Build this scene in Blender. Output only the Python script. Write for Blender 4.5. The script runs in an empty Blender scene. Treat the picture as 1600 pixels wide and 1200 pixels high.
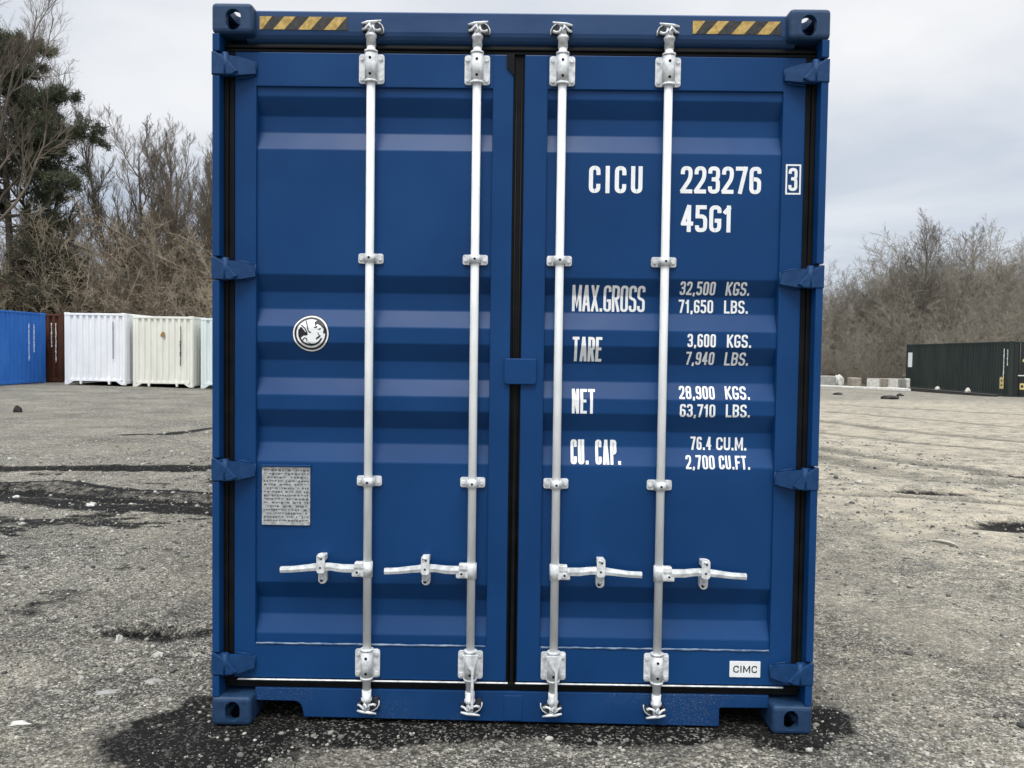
import bpy, bmesh, math, random
import numpy as np
from mathutils import Vector, Matrix
R = math.radians
scene = bpy.context.scene
COL = scene.collection

# ---------------------------------------------------------------- camera
cam = bpy.data.cameras.new("camera"); cam_o = bpy.data.objects.new("camera", cam); COL.objects.link(cam_o)
cam.sensor_width = 36.0; cam.lens = 1300 / 1600 * 36.0
cam.clip_start = 0.05; cam.clip_end = 5000
pi_, ya_, ro_ = -0.03655387, -0.00708218, 0.01337727
cy, sy = math.cos(ya_), math.sin(ya_)
fwd0 = Vector((sy, cy, 0)); right0 = Vector((cy, -sy, 0)); up0 = Vector((0, 0, 1))
fwd = fwd0*math.cos(pi_) + up0*math.sin(pi_); upv = up0*math.cos(pi_) - fwd0*math.sin(pi_)
rv = right0*math.cos(ro_) + upv*math.sin(ro_); uv = upv*math.cos(ro_) - right0*math.sin(ro_)
M = Matrix((rv, uv, -fwd)).transposed().to_4x4(); M.translation = Vector((0.00935, -3.31889, 1.52805))
cam_o.matrix_world = M
scene.camera = cam_o

# ---------------------------------------------------------------- world and sun
SUN_EL, SUN_AZ = R(62), R(188)            # sun behind the camera, a little to its left, veiled by cloud
world = bpy.data.worlds.new("World"); scene.world = world; world.use_nodes = True
nt = world.node_tree; N = nt.nodes; Lk = nt.links
bg = N['Background']; bg.inputs['Strength'].default_value = 0.1
sky = N.new('ShaderNodeTexSky'); sky.sky_type = 'NISHITA'; sky.sun_disc = False
sky.sun_elevation = SUN_EL; sky.sun_rotation = SUN_AZ
tc = N.new('ShaderNodeTexCoord'); sep = N.new('ShaderNodeSeparateXYZ'); Lk.new(tc.outputs['Generated'], sep.inputs[0])
def wm(op, a, b):
    n = N.new('ShaderNodeMath'); n.operation = op
    for i, q in enumerate((a, b)):
        if isinstance(q, (int, float)): n.inputs[i].default_value = q
        elif q is not None: Lk.new(q, n.inputs[i])
    return n.outputs[0]
zz = wm('ADD', wm('MAXIMUM', sep.outputs['Z'], 0.0), 0.16)
comb = N.new('ShaderNodeCombineXYZ')
Lk.new(wm('DIVIDE', sep.outputs['X'], zz), comb.inputs[0]); Lk.new(wm('DIVIDE', sep.outputs['Y'], zz), comb.inputs[1])
mp = N.new('ShaderNodeMapping'); mp.inputs['Location'].default_value = (0.6, 3.1, 0.0); mp.inputs['Scale'].default_value = (0.55, 0.95, 1)
Lk.new(comb.outputs[0], mp.inputs[0])
nz = N.new('ShaderNodeTexNoise'); nz.inputs['Scale'].default_value = 0.9; nz.inputs['Detail'].default_value = 7; nz.inputs['Roughness'].default_value = 0.52
nz.inputs['Distortion'].default_value = 0.5
Lk.new(mp.outputs[0], nz.inputs['Vector'])
hi = wm('MULTIPLY', wm('MAXIMUM', sep.outputs['Z'], 0.0), 0.62)
cr = N.new('ShaderNodeValToRGB'); Lk.new(wm('ADD', nz.outputs['Fac'], hi), cr.inputs[0])
e = cr.color_ramp.elements
e[0].position = 0.38; e[0].color = (0.50, 0.56, 0.66, 1); e[1].position = 0.80; e[1].color = (0.98, 0.98, 0.985, 1)
m_ = e.new(0.56); m_.color = (0.64, 0.69, 0.77, 1)
sc_ = N.new('ShaderNodeVectorMath'); sc_.operation = 'SCALE'; Lk.new(cr.outputs[0], sc_.inputs[0])
# an overcast sky is brightest overhead
zb = N.new('ShaderNodeMapRange'); zb.interpolation_type = 'SMOOTHSTEP'; Lk.new(sep.outputs['Z'], zb.inputs[0])
zb.inputs[1].default_value = 0.38; zb.inputs[2].default_value = 0.95; zb.inputs[3].default_value = 8.3; zb.inputs[4].default_value = 23.0
Lk.new(zb.outputs[0], sc_.inputs['Scale'])
mx = N.new('ShaderNodeMix'); mx.data_type = 'RGBA'; mx.inputs[0].default_value = 0.9
tn = N.new('ShaderNodeMix'); tn.data_type = 'RGBA'; tn.blend_type = 'MULTIPLY'; tn.inputs[7].default_value = (0.95, 1.0, 1.05, 1)
zf = N.new('ShaderNodeMapRange'); zf.inputs[1].default_value = 0.4; zf.inputs[2].default_value = 0.7; Lk.new(sep.outputs['Z'], zf.inputs[0]); Lk.new(zf.outputs[0], tn.inputs[0]); Lk.new(sc_.outputs[0], tn.inputs[6])
Lk.new(sky.outputs[0], mx.inputs[6]); Lk.new(tn.outputs[2], mx.inputs[7]); Lk.new(mx.outputs[2], bg.inputs['Color'])
sun = bpy.data.lights.new("sun", 'SUN'); sun.energy = 1.5; sun.angle = R(22); sun.color = (1, 0.96, 0.9)
sun_o = bpy.data.objects.new("sun", sun); COL.objects.link(sun_o)
sd = Vector((math.sin(SUN_AZ)*math.cos(SUN_EL), math.cos(SUN_AZ)*math.cos(SUN_EL), math.sin(SUN_EL)))
sun_o.rotation_euler = sd.to_track_quat('Z', 'Y').to_euler()
scene.view_settings.view_transform = 'Standard'; scene.view_settings.look = 'None'
scene.view_settings.exposure = 0.3; scene.view_settings.gamma = 1.0

# ---------------------------------------------------------------- materials
def mat(name, col, rough=0.6, metal=0.0, spec=0.5):
    m = bpy.data.materials.new(name); m.use_nodes = True
    b = m.node_tree.nodes['Principled BSDF']
    b.inputs['Base Color'].default_value = (*col, 1); b.inputs['Roughness'].default_value = rough
    b.inputs['Metallic'].default_value = metal; b.inputs['Specular IOR Level'].default_value = spec
    return m
def nodes(m): return m.node_tree.nodes, m.node_tree.links, m.node_tree.nodes['Principled BSDF']
def noise_col(m, c0, c1, scale, lo=0.35, hi=0.65, detail=5, rough=None, bump=None, stretch=None, coord='Object'):
    """colour between c0 and c1 by noise; optional roughness span and bump (scale, strength, distance)"""
    n, l, b = nodes(m)
    t = n.new('ShaderNodeTexCoord'); src = t.outputs[coord]
    if stretch:
        mpn = n.new('ShaderNodeMapping'); mpn.inputs['Scale'].default_value = stretch; l.new(src, mpn.inputs[0]); src2 = mpn.outputs[0]
    else: src2 = src
    z = n.new('ShaderNodeTexNoise'); z.inputs['Scale'].default_value = scale; z.inputs['Detail'].default_value = detail
    l.new(src2, z.inputs['Vector'])
    r = n.new('ShaderNodeValToRGB'); l.new(z.outputs['Fac'], r.inputs[0])
    r.color_ramp.elements[0].position = lo; r.color_ramp.elements[0].color = (*c0, 1)
    r.color_ramp.elements[1].position = hi; r.color_ramp.elements[1].color = (*c1, 1)
    l.new(r.outputs[0], b.inputs['Base Color'])
    if rough:
        q = n.new('ShaderNodeMapRange'); l.new(z.outputs['Fac'], q.inputs[0]); q.inputs[3].default_value = rough[0]; q.inputs[4].default_value = rough[1]
        l.new(q.outputs[0], b.inputs['Roughness'])
    if bump:
        z2 = n.new('ShaderNodeTexNoise'); z2.inputs['Scale'].default_value = bump[0]; z2.inputs['Detail'].default_value = 4; l.new(src, z2.inputs['Vector'])
        bp = n.new('ShaderNodeBump'); bp.inputs['Strength'].default_value = bump[1]; bp.inputs['Distance'].default_value = bump[2]
        l.new(z2.outputs['Fac'], bp.inputs['Height']); l.new(bp.outputs[0], b.inputs['Normal'])
    return m
MT = {}
BL0, BL1 = (0.0048, 0.041, 0.140), (0.0065, 0.051, 0.168)
MT['blue'] = noise_col(mat('blue_paint', BL1, 0.42, spec=.18), BL0, BL1, 2.2, rough=(0.32, 0.44), bump=(160, 0.05, 0.002))
n_, l_, b_ = nodes(MT['blue'])
t_ = n_.new('ShaderNodeTexCoord'); z_ = n_.new('ShaderNodeTexNoise'); z_.inputs['Scale'].default_value = 2.6; z_.inputs['Detail'].default_value = 1.5; l_.new(t_.outputs['Object'], z_.inputs['Vector'])
w_ = n_.new('ShaderNodeBump'); w_.inputs['Strength'].default_value = 1.0; w_.inputs['Distance'].default_value = 0.010; l_.new(z_.outputs['Fac'], w_.inputs['Height'])
l_.new(w_.outputs[0], b_.inputs['Normal'].links[0].from_node.inputs['Normal'])
# cast and welded steel: the same paint on a grainier surface, castings greyed by a painted sky veil
MT['blue_cast'] = noise_col(mat('blue_paint_on_castings', BL1, 0.5, spec=.3), (0.012, 0.038, 0.092), (0.020, 0.054, 0.122), 30, rough=(0.42, 0.6), bump=(220, 0.5, 0.003))
MT['blue_veiled'] = noise_col(mat('blue_paint_with_sky_veil', BL1, 0.5, spec=.3), (0.012, 0.047, 0.130), (0.022, 0.062, 0.158), 3.5, rough=(0.42, 0.6), bump=(200, 0.2, 0.002), stretch=(1, 1, 4))  # header: the veil of the bright sky is mixed into this blue
MT['blue_hinge'] = noise_col(mat('blue_paint_on_hinges', BL1, 0.48, spec=.25), (0.005, 0.036, 0.115), (0.009, 0.050, 0.150), 34, rough=(0.4, 0.58), bump=(230, 0.6, 0.003))
# sill with splashed grit
m = noise_col(mat('blue_paint_with_grit', BL1, 0.5, spec=.25), BL0, BL1, 5, rough=(0.42, 0.6), bump=(180, 0.25, 0.002)); MT['blue_sill'] = m
def add_specks(m, col, scale, thr, mask_scale=None, mlo=0.5, mhi=0.62):
    n, l, b = nodes(m)
    old = b.inputs['Base Color'].links[0].from_socket
    t = n.new('ShaderNodeTexCoord'); z = n.new('ShaderNodeTexNoise'); z.inputs['Scale'].default_value = scale; z.inputs['Detail'].default_value = 2
    l.new(t.outputs['Object'], z.inputs['Vector'])
    f = n.new('ShaderNodeMapRange'); f.inputs[1].default_value = thr; f.inputs[2].default_value = thr+0.05; l.new(z.outputs['Fac'], f.inputs[0]); fac = f.outputs[0]
    if mask_scale:
        z2 = n.new('ShaderNodeTexNoise'); z2.inputs['Scale'].default_value = mask_scale; l.new(t.outputs['Object'], z2.inputs['Vector'])
        f2 = n.new('ShaderNodeMapRange'); f2.inputs[1].default_value = mlo; f2.inputs[2].default_value = mhi; l.new(z2.outputs['Fac'], f2.inputs[0])
        k = n.new('ShaderNodeMath'); k.operation = 'MULTIPLY'; l.new(fac, k.inputs[0]); l.new(f2.outputs[0], k.inputs[1]); fac = k.outputs[0]
    mxn = n.new('ShaderNodeMix'); mxn.data_type = 'RGBA'; l.new(fac, mxn.inputs[0]); l.new(old, mxn.inputs[6]); mxn.inputs[7].default_value = (*col, 1)
    l.new(mxn.outputs[2], b.inputs['Base Color'])
add_specks(MT['blue_sill'], (0.16, 0.19, 0.23), 230, 0.60, 2.2, 0.50, 0.66)
MT['galv'] = noise_col(mat('galvanised_steel', (.6, .63, .65), 0.5, 0.1), (0.50, 0.52, 0.53), (0.82, 0.835, 0.84), 42, rough=(0.38, 0.6), bump=(260, 0.22, 0.002))
MT['galv_dark'] = noise_col(mat('oiled_steel', (.2, .2, .2), 0.5, 0.6), (0.02, 0.022, 0.026), (0.10, 0.11, 0.13), 60, rough=(0.3, 0.6))
MT['sealant'] = noise_col(mat('pale_sealant', (.3, .36, .45), 0.6), (0.05, 0.11, 0.22), (0.26, 0.32, 0.41), 25)
MT['rod'] = noise_col(mat('zinc_coated_rod', (.6, .63, .65), 0.5, 0.0), (0.70, 0.72, 0.715), (0.82, 0.835, 0.83), 9, rough=(0.4, 0.55), bump=(240, 0.1, 0.001), stretch=(4, 4, 1))
MT['rubber'] = noise_col(mat('black_rubber', (.01, .01, .011), 0.55, spec=.15), (0.003, 0.0035, 0.004), (0.008, 0.008, 0.009), 12, rough=(0.4, 0.7))
MT['hole'] = mat('hole_dark', (0.006, 0.006, 0.007), 0.8, spec=0.1)
MT['letter'] = noise_col(mat('white_lettering', (.8, .8, .8), 0.5), (0.82, 0.84, 0.85), (0.90, 0.91, 0.91), 20)
MT['decal_black'] = mat('black_print', (0.008, 0.009, 0.012), 0.5)
MT['yellow'] = noise_col(mat('yellow_reflective_tape', (.55, .36, .06), 0.4), (0.36, 0.235, 0.05), (0.60, 0.41, 0.13), 60, bump=(150, 0.3, 0.002))
MT['tape_black'] = noise_col(mat('black_tape', (.02, .02, .02), 0.45), (0.010, 0.010, 0.012), (0.04, 0.036, 0.03), 70, bump=(150, 0.3, 0.002))
MT['plate'] = noise_col(mat('stamped_aluminium', (.5, .5, .5), 0.42, 0.35), (0.36, 0.37, 0.38), (0.60, 0.61, 0.61), 55, bump=(140, 0.6, 0.003))
MT['plate_mark'] = mat('stamped_marks', (0.10, 0.105, 0.11), 0.6)
MT['underside'] = mat('dark_underside', (0.02, 0.02, 0.022), 0.8)
MT['white_paint'] = noise_col(mat('weathered_white_paint', (.78, .78, .78), 0.5), (0.82, 0.835, 0.86), (0.90, 0.91, 0.92), 3, stretch=(1, 1, .3))
MT['cream_paint'] = noise_col(mat('cream_paint', (.7, .7, .6), 0.5), (0.75, 0.745, 0.665), (0.83, 0.825, 0.745), 3, stretch=(1, 1, .3))
MT['pale_paint'] = noise_col(mat('pale_green_white_paint', (.6, .7, .7), 0.5), (0.66, 0.73, 0.72), (0.74, 0.81, 0.80), 3, stretch=(1, 1, .3))
MT['azure_paint'] = noise_col(mat('bright_blue_paint', (.03, .14, .42), 0.45, spec=.2), (0.020, 0.125, 0.44), (0.030, 0.155, 0.50), 3, stretch=(1, 1, .3))
MT['rust_paint'] = noise_col(mat('rust_brown_paint', (.05, .02, .01), 0.6, spec=.25), (0.050, 0.017, 0.010), (0.105, 0.040, 0.022), 4, stretch=(1, 1, .3))
MT['dark_green'] = noise_col(mat('dark_green_paint', (.02, .03, .027), 0.5, spec=.25), (0.017, 0.026, 0.024), (0.030, 0.042, 0.038), 2, stretch=(1, 1, .25))
MT['black_end'] = mat('near_black_paint', (0.010, 0.012, 0.011), 0.5)
MT['label_yellow'] = mat('yellow_sticker', (0.62, 0.50, 0.20), 0.6)
MT['concrete'] = noise_col(mat('grey_concrete', (.3, .3, .28), 0.9), (0.25, 0.25, 0.235), (0.38, 0.37, 0.345), 7, bump=(30, 0.4, 0.01))
MT['concrete_tan'] = noise_col(mat('tan_concrete', (.3, .27, .22), 0.9), (0.24, 0.21, 0.17), (0.36, 0.32, 0.265), 7, bump=(30, 0.4, 0.01))
MT['concrete_white'] = noise_col(mat('whitewashed_concrete', (.7, .7, .66), 0.85), (0.55, 0.54, 0.49), (0.76, 0.75, 0.71), 6, bump=(30, 0.4, 0.01))
MT['timber'] = noise_col(mat('wet_dark_timber', (.02, .02, .02), 0.7), (0.010, 0.010, 0.010), (0.035, 0.032, 0.028), 8, stretch=(6, 1, 6))
MT['pale_wood'] = noise_col(mat('bleached_wood', (.5, .46, .38), 0.8), (0.42, 0.38, 0.31), (0.62, 0.58, 0.49), 14, stretch=(6, 1, 6))
MT['pale_stone'] = noise_col(mat('pale_stone', (.55, .53, .48), 0.9), (0.44, 0.43, 0.39), (0.70, 0.69, 0.64), 18, bump=(40, 0.6, 0.01))
MT['dark_stone'] = noise_col(mat('dark_lump', (.03, .03, .03), 0.9), (0.016, 0.016, 0.016), (0.05, 0.047, 0.042), 9, bump=(20, 0.7, 0.02))
MT['bark'] = noise_col(mat('grey_brown_bark', (.1, .085, .065), 0.9), (0.075, 0.062, 0.048), (0.15, 0.13, 0.10), 3)
MT['twig'] = noise_col(mat('brown_twigs', (.11, .09, .07), 0.9), (0.092, 0.074, 0.055), (0.185, 0.152, 0.115), 0.5)
MT['brush'] = noise_col(mat('thicket_twigs', (.2, .17, .13), 0.95), (0.22, 0.18, 0.13), (0.38, 0.32, 0.235), 0.35)
MT['brush_far'] = noise_col(mat('grey_brown_thicket', (.2, .18, .15), 0.95), (0.18, 0.16, 0.127), (0.32, 0.287, 0.232), 0.25)
MT['pale_bark'] = noise_col(mat('pale_bark', (.36, .31, .23), 0.85), (0.26, 0.225, 0.165), (0.42, 0.37, 0.28), 4)
MT['twig_hazed'] = noise_col(mat('hazed_twigs', (.15, .13, .11), 0.9), (0.12, 0.105, 0.09), (0.22, 0.195, 0.165), 0.5)  # right-hand trees: haze painted in as lighter twigs
MT['olive'] = noise_col(mat('olive_leaves', (.07, .065, .04), 0.85), (0.045, 0.043, 0.026), (0.105, 0.095, 0.06), 0.8)
MT['needle'] = noise_col(mat('dark_green_needles', (.03, .045, .025), 0.8), (0.034, 0.044, 0.023), (0.105, 0.112, 0.060), 0.8)

# ---------------------------------------------------------------- mesh helper
class MB:
    def __init__(s): s.bm = bmesh.new()
    def box(s, x0, x1, y0, y1, z0, z1, bev=0, seg=2):
        r = bmesh.ops.create_cube(s.bm, size=1); vs = r['verts']
        for v in vs: v.co = Vector((x0+(x1-x0)*(v.co.x+.5), y0+(y1-y0)*(v.co.y+.5), z0+(z1-z0)*(v.co.z+.5)))
        if bev:
            es = list({ed for v in vs for ed in v.link_edges})
            bmesh.ops.bevel(s.bm, geom=es, offset=bev, segments=seg, affect='EDGES', profile=.5)
        return s
    def prism(s, pts, axis, a0, a1, bev=0, seg=2):
        """polygon extruded along axis: 'x' pts=(y,z); 'y' pts=(x,z); 'z' pts=(x,y)"""
        def mk(p, a): return {'x': (a, p[0], p[1]), 'y': (p[0], a, p[1]), 'z': (p[0], p[1], a)}[axis]
        A = [s.bm.verts.new(mk(p, a0)) for p in pts]; B = [s.bm.verts.new(mk(p, a1)) for p in pts]
        fs = [s.bm.faces.new(A), s.bm.faces.new(B[::-1])]
        n = len(pts)
        for i in range(n): fs.append(s.bm.faces.new((A[i], B[i], B[(i+1) % n], A[(i+1) % n])))
        bmesh.ops.recalc_face_normals(s.bm, faces=fs)
        if bev:
            es = list({ed for f in fs[:2] for ed in f.edges})
            bmesh.ops.bevel(s.bm, geom=es, offset=bev, segments=seg, affect='EDGES', profile=.5)
        return s
    def tube(s, pts, rad, n=12, caps=True, smooth=True):
        pts = [Vector(p) for p in pts]; rad = rad if isinstance(rad, (list, tuple)) else [rad]*len(pts)
        rings = []
        for i, p in enumerate(pts):
            d = (pts[min(i+1, len(pts)-1)] - pts[max(i-1, 0)]).normalized()
            if rings == []:
                a = d.orthogonal().normalized()
            else:
                a = (a - d*a.dot(d)).normalized()
            b = d.cross(a)
            rings.append([s.bm.verts.new(p + (a*math.cos(t)+b*math.sin(t))*rad[i]) for t in [2*math.pi*k/n for k in range(n)]])
        for q in range(len(rings)-1):
            for k in range(n):
                f = s.bm.faces.new((rings[q][k], rings[q][(k+1) % n], rings[q+1][(k+1) % n], rings[q+1][k])); f.smooth = smooth
        if caps:
            s.bm.faces.new(rings[0][::-1]); s.bm.faces.new(rings[-1])
        return s
    def build_each(s, name, m, parent=None):
        """every loose piece becomes an object of its own"""
        seen = set(); out = []
        for v in list(s.bm.verts):
            if v in seen: continue
            comp, st = [], [v]; seen.add(v)
            while st:
                q = st.pop(); comp.append(q)
                for ed in q.link_edges:
                    w = ed.other_vert(q)
                    if w not in seen: seen.add(w); st.append(w)
            nb = MB(); mp_ = {q: nb.bm.verts.new(q.co) for q in comp}
            for f in {f for q in comp for f in q.link_faces}:
                nf = nb.bm.faces.new([mp_[q] for q in f.verts]); nf.smooth = f.smooth
            out.append(nb.build(name, m, parent))
        s.bm.free(); return out
    def build(s, name, m, parent=None):
        me = bpy.data.meshes.new(name); s.bm.normal_update(); s.bm.to_mesh(me); s.bm.free()
        me.materials.append(m if not isinstance(m, str) else MT[m])
        o = bpy.data.objects.new(name, me); COL.objects.link(o)
        if parent: o.parent = parent
        return o
def thing(name, label, cat, loc=(0, 0, 0), rz=0, group=None):
    o = bpy.data.objects.new(name, None); COL.objects.link(o); o.location = loc; o.rotation_euler = (0, 0, rz)
    o.empty_display_size = .1
    return tag(o, label, cat, group)
def tag(o, label, cat, group=None):
    o['label'] = label; o['category'] = cat
    if group: o['group'] = group
    return o
def rrect(x0, x1, z0, z1, r, n=4):
    out = []
    for cx, cz, a in ((x1-r, z1-r, 0), (x0+r, z1-r, 90), (x0+r, z0+r, 180), (x1-r, z0+r, 270)):
        for k in range(n+1):
            t = R(a+90*k/n); out.append((cx+r*math.cos(t), cz+r*math.sin(t)))
    return out
def circ(cx, cz, r, n=20, a0=0, a1=360):
    full = abs(a1-a0) >= 360
    return [(cx+r*math.cos(R(a0+(a1-a0)*k/(n if full else n-1))), cz+r*math.sin(R(a0+(a1-a0)*k/(n if full else n-1)))) for k in range(n)]
def bool_cut(o, cutters):
    for c in cutters:
        md = o.modifiers.new('cut', 'BOOLEAN'); md.operation = 'DIFFERENCE'; md.object = c; md.solver = 'EXACT'
    dg = bpy.context.evaluated_depsgraph_get(); dg.update()
    me = bpy.data.meshes.new_from_object(o.evaluated_get(dg))
    o.modifiers.clear(); old = o.data; o.data = me; bpy.data.meshes.remove(old)
    for c in cutters: bpy.data.objects.remove(c)
    return o

# ================================================================ THE BLUE CONTAINER
W2, HH, LEN = 1.219, 2.896, 12.192
YF, YP, YR = 0.060, 0.072, 0.108          # door frame face, outer panel flat, recessed panel flat
box_root = thing('shipping_container', 'dark blue high-cube shipping container with closed double doors filling the middle of the yard', 'shipping container')

# corner castings, hollow with three apertures each
def casting(sx, back, top, mname='blue_cast'):
    x0, x1 = (-W2, -W2+.162) if sx < 0 else (W2-.162, W2)
    y0, y1 = (0, .178) if not back else (LEN-.178, LEN)
    z0, z1 = (0, .118) if not top else (HH-.118, HH)
    o = MB().box(x0, x1, y0, y1, z0, z1, .017, 3).build('corner_casting', mname, box_root)
    t = .030; cut = []
    cut.append(MB().box(x0+t, x1-t, y0+t, y1-t, z0+t, z1-t).build('cut', 'hole'))
    xc = (-W2+.087) if sx < 0 else (W2-.087); zc = (HH-.066) if top else .060
    p = []
    for k in range(24):
        a = 2*math.pi*k/24; dx, dz = .030*math.cos(a), .030*math.sin(a); p.append((xc+dx, zc+dz+(.011 if dz >= 0 else -.011)))
    ya, yb = (-.05, .06) if not back else (LEN-.06, LEN+.05)
    cut.append(MB().prism(p, 'y', ya, yb).build('cut', 'hole'))
    yc = .095 if not back else LEN-.095
    p = []
    for k in range(24):
        a = 2*math.pi*k/24; dy, dz = .027*math.cos(a), .027*math.sin(a); p.append((yc+dy+(.014 if dy >= 0 else -.014), zc+dz))
    xa, xb = (x0-.05, x0+.06) if sx < 0 else (x1-.06, x1+.05)
    cut.append(MB().prism(p, 'x', xa, xb).build('cut', 'hole'))
    p = []
    for k in range(24):
        a = 2*math.pi*k/24; dx, dy = .031*math.cos(a), .031*math.sin(a); p.append((xc+dx, yc+dy+(.03 if dy >= 0 else -.03)))
    za, zb = (z1-.06, z1+.05) if top else (z0-.05, z0+.06)
    cut.append(MB().prism(p, 'z', za, zb).build('cut', 'hole'))
    bool_cut(o, cut)
    return o
for sx in (-1, 1):
    for back in (False, True):
        for top in (False, True): casting(sx, back, top)

# front corner posts: outer strip, deep web behind
for sx in (-1, 1):
    b = MB()
    def xx(a, c): return (a, c) if sx < 0 else (-c, -a)
    hz = [(2.661, .09), (1.853, .09), (1.045, .09), (.252, .085)]
    zc = [.118] + [q for h, d in hz[::-1] for q in (h-.048, h+.048)] + [HH-.118]
    for i in range(0, len(zc), 2):
        b.box(*xx(-W2+.002, -1.188), .006, .112, zc[i], zc[i+1], .003, 2)
    b.box(*xx(-W2+.004, -1.1875), .05, .114, .119, HH-.119)
    b.box(*xx(-W2+.003, -1.09), .1145, .19, .119, HH-.119)
    b.build('corner_post', 'blue', box_root)
# header with its curved lower lip
pr = [(.050, 2.880), (.056, 2.886), (.16, 2.886), (.16, 2.70), (.10, 2.70), (.10, 2.762)]
pr += [(.088, 2.762), (.080, 2.765), (.072, 2.770), (.062, 2.779), (.054, 2.791), (.050, 2.806)]
header = MB().prism(pr, 'x', -1.10, 1.10, 0).build('header', 'blue_veiled', box_root)
# sill with two cut-outs beside the castings
def sill_poly():
    p = [(-1.060, .134), (-1.060, .080)]
    p += [(-.895, .080), (-.880, .074), (-.868, .060), (-.862, .040), (-.858, .014)]
    p += [(.858, .002), (.858, .076), (.862, .080), (1.060, .082), (1.060, .134)]
    return p[::-1]
sill = MB().prism(sill_poly(), 'y', .066, .20, .003).build('sill', 'blue_sill', box_root)
MB().box(-.03, .045, .063, .07, .014, .118, .001, 1).build('sill_patch', 'blue_sill', sill)
MB().box(-1.08, 1.08, .201, .40, .085, .13).box(-1.057, 1.057, .2, .22, .075, .135).build('threshold', 'underside', box_root)

# black weather seals
b = MB()
for z0, z1, y0 in ((2.727, 2.740, .066), (2.741, 2.752, .058), (2.7525, 2.7615, .070)): b.box(-1.186, 1.186, y0, .0995, z0, z1, .003, 2)
for k, (z0, z1, y0) in enumerate(((.1345, .150, .075), (.1505, .1705, .069))): b.box(-1.186, 1.186, y0, .0995, z0, z1, .003, 2)
for s_ in (-1, 1):
    for xa, xb, ya in ((1.1475, 1.1685, .062), (1.169, 1.1865, .054)): b.box(min(s_*xa, s_*xb), max(s_*xa, s_*xb), ya, .0995, .172, 2.7265, .003, 2)
b.box(-1.10, 1.10, .135, .15, .12, 2.76)
b.build('weather_seal', 'rubber', box_root)
MB().box(-1.060, 1.060, .092, .0998, 2.70, 2.7615).build('header_lip', 'rubber', box_root)
# underneath, side walls, roof, rear
b = MB(); b.box(-1.15, 1.15, .41, 12.0, .12, .16)
for k in range(38): b.box(-1.14, 1.14, .5+.3*k, .55+.3*k, .03, .119)
b.build('floor_frame', 'underside', box_root)
def corr_wall(x_out, x_in, y0, y1, z0, z1, pitch=.278):
    """vertical corrugation running along y, folded between x_out and x_in"""
    pts = []; y = y0
    while y < y1 - pitch:
        pts += [(x_out, y), (x_out, y+.072), (x_in, y+.14), (x_in, y+.21)]; y += pitch
    pts += [(x_out, y), (x_out, y1)]
    return pts, z0, z1
def add_sheet(b, pts, z0, z1):
    lo = [b.bm.verts.new((x, y, z0)) for x, y in pts]; hi_ = [b.bm.verts.new((x, y, z1)) for x, y in pts]
    for i in range(len(pts)-1): b.bm.faces.new((lo[i], lo[i+1], hi_[i+1], hi_[i]))
for sx in (-1, 1):
    b = MB(); add_sheet(b, *corr_wall(sx*1.205, sx*1.170, .19, LEN-.19, .16, 2.82)); b.build('side_wall', 'blue', box_root)
    b = MB(); b.box(min(sx*1.14, sx*1.217), max(sx*1.14, sx*1.217), .179, LEN-.179, .03, .16, .004, 1); b.build('bottom_rail', 'blue', box_root)
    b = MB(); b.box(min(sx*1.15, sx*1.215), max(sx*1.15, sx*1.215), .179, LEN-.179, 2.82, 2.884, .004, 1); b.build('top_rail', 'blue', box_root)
    MB().box(min(sx*1.10, sx*1.217), max(sx*1.10, sx*1.217), LEN-.17, LEN-.004, .119, HH-.119).build('corner_post', 'blue', box_root)
b = MB(); pts = corr_wall(2.880, 2.862, .161, LEN-.05, 0, 1, .209)[0]
lo = [b.bm.verts.new((-1.149, y, z)) for z, y in pts]; hi_ = [b.bm.verts.new((1.149, y, z)) for z, y in pts]
for i in range(len(pts)-1): b.bm.faces.new((lo[i], lo[i+1], hi_[i+1], hi_[i]))
b.build('roof', 'blue', box_root)
b = MB(); pts = corr_wall(LEN-.02, LEN-.06, -1.099, 1.099, 0, 1, .25)[0]
lo = [b.bm.verts.new((x, y, .1)) for y, x in pts]; hi_ = [b.bm.verts.new((x, y, 2.86)) for y, x in pts]
for i in range(len(pts)-1): b.bm.faces.new((lo[i], lo[i+1], hi_[i+1], hi_[i]))
b.build('end_wall', 'blue', box_root)

# ---- corrugated door sheet: profile (z, y), top to bottom
PROF = [(2.600, YP), (2.553, YP), (2.483, YR), (2.417, YR), (2.342, YP), (1.838, YP), (1.769, YR), (1.700, YR), (1.627, YP), (1.563, YP), (1.490, YR),
        (1.418, YR), (1.347, YP), (1.288, YP), (1.213, YR), (1.150, YR), (1.073, YP), (.575, YP), (.501, YR), (.433, YR), (.361, YP), (.31, YP)]
def fillet(pts, r, n=3):
    out = [pts[0]]
    for i in range(1, len(pts)-1):
        p0, p1, p2 = Vector(pts[i-1]), Vector(pts[i]), Vector(pts[i+1])
        a = (p0-p1).normalized(); c = (p2-p1).normalized()
        for k in range(n+1):
            t = k/n; q = p1 + a*r*(1-t)**2 + c*r*t**2; out.append((q.x, q.y))
    out.append(pts[-1]); return out
PROF_S = fillet(PROF, .0045)
def prof_y(z):
    for (z0, y0), (z1, y1) in zip(PROF_S[:-1], PROF_S[1:]):
        if z0 >= z >= z1: return y0 + (y1-y0)*(z0-z)/max(z0-z1, 1e-9)
    return YP
BREAKS = [z for z, y in PROF_S]
def door_sheet(x0, x1, parent):
    b = MB()
    A = [b.bm.verts.new((x0, y, z)) for z, y in PROF_S]; B = [b.bm.verts.new((x1, y, z)) for z, y in PROF_S]
    for i in range(len(A)-1): b.bm.faces.new((A[i], A[i+1], B[i+1], B[i]))
    # closing strips hidden in the frame, and a back skin
    return b.build('door_panel', 'blue', parent)
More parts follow.
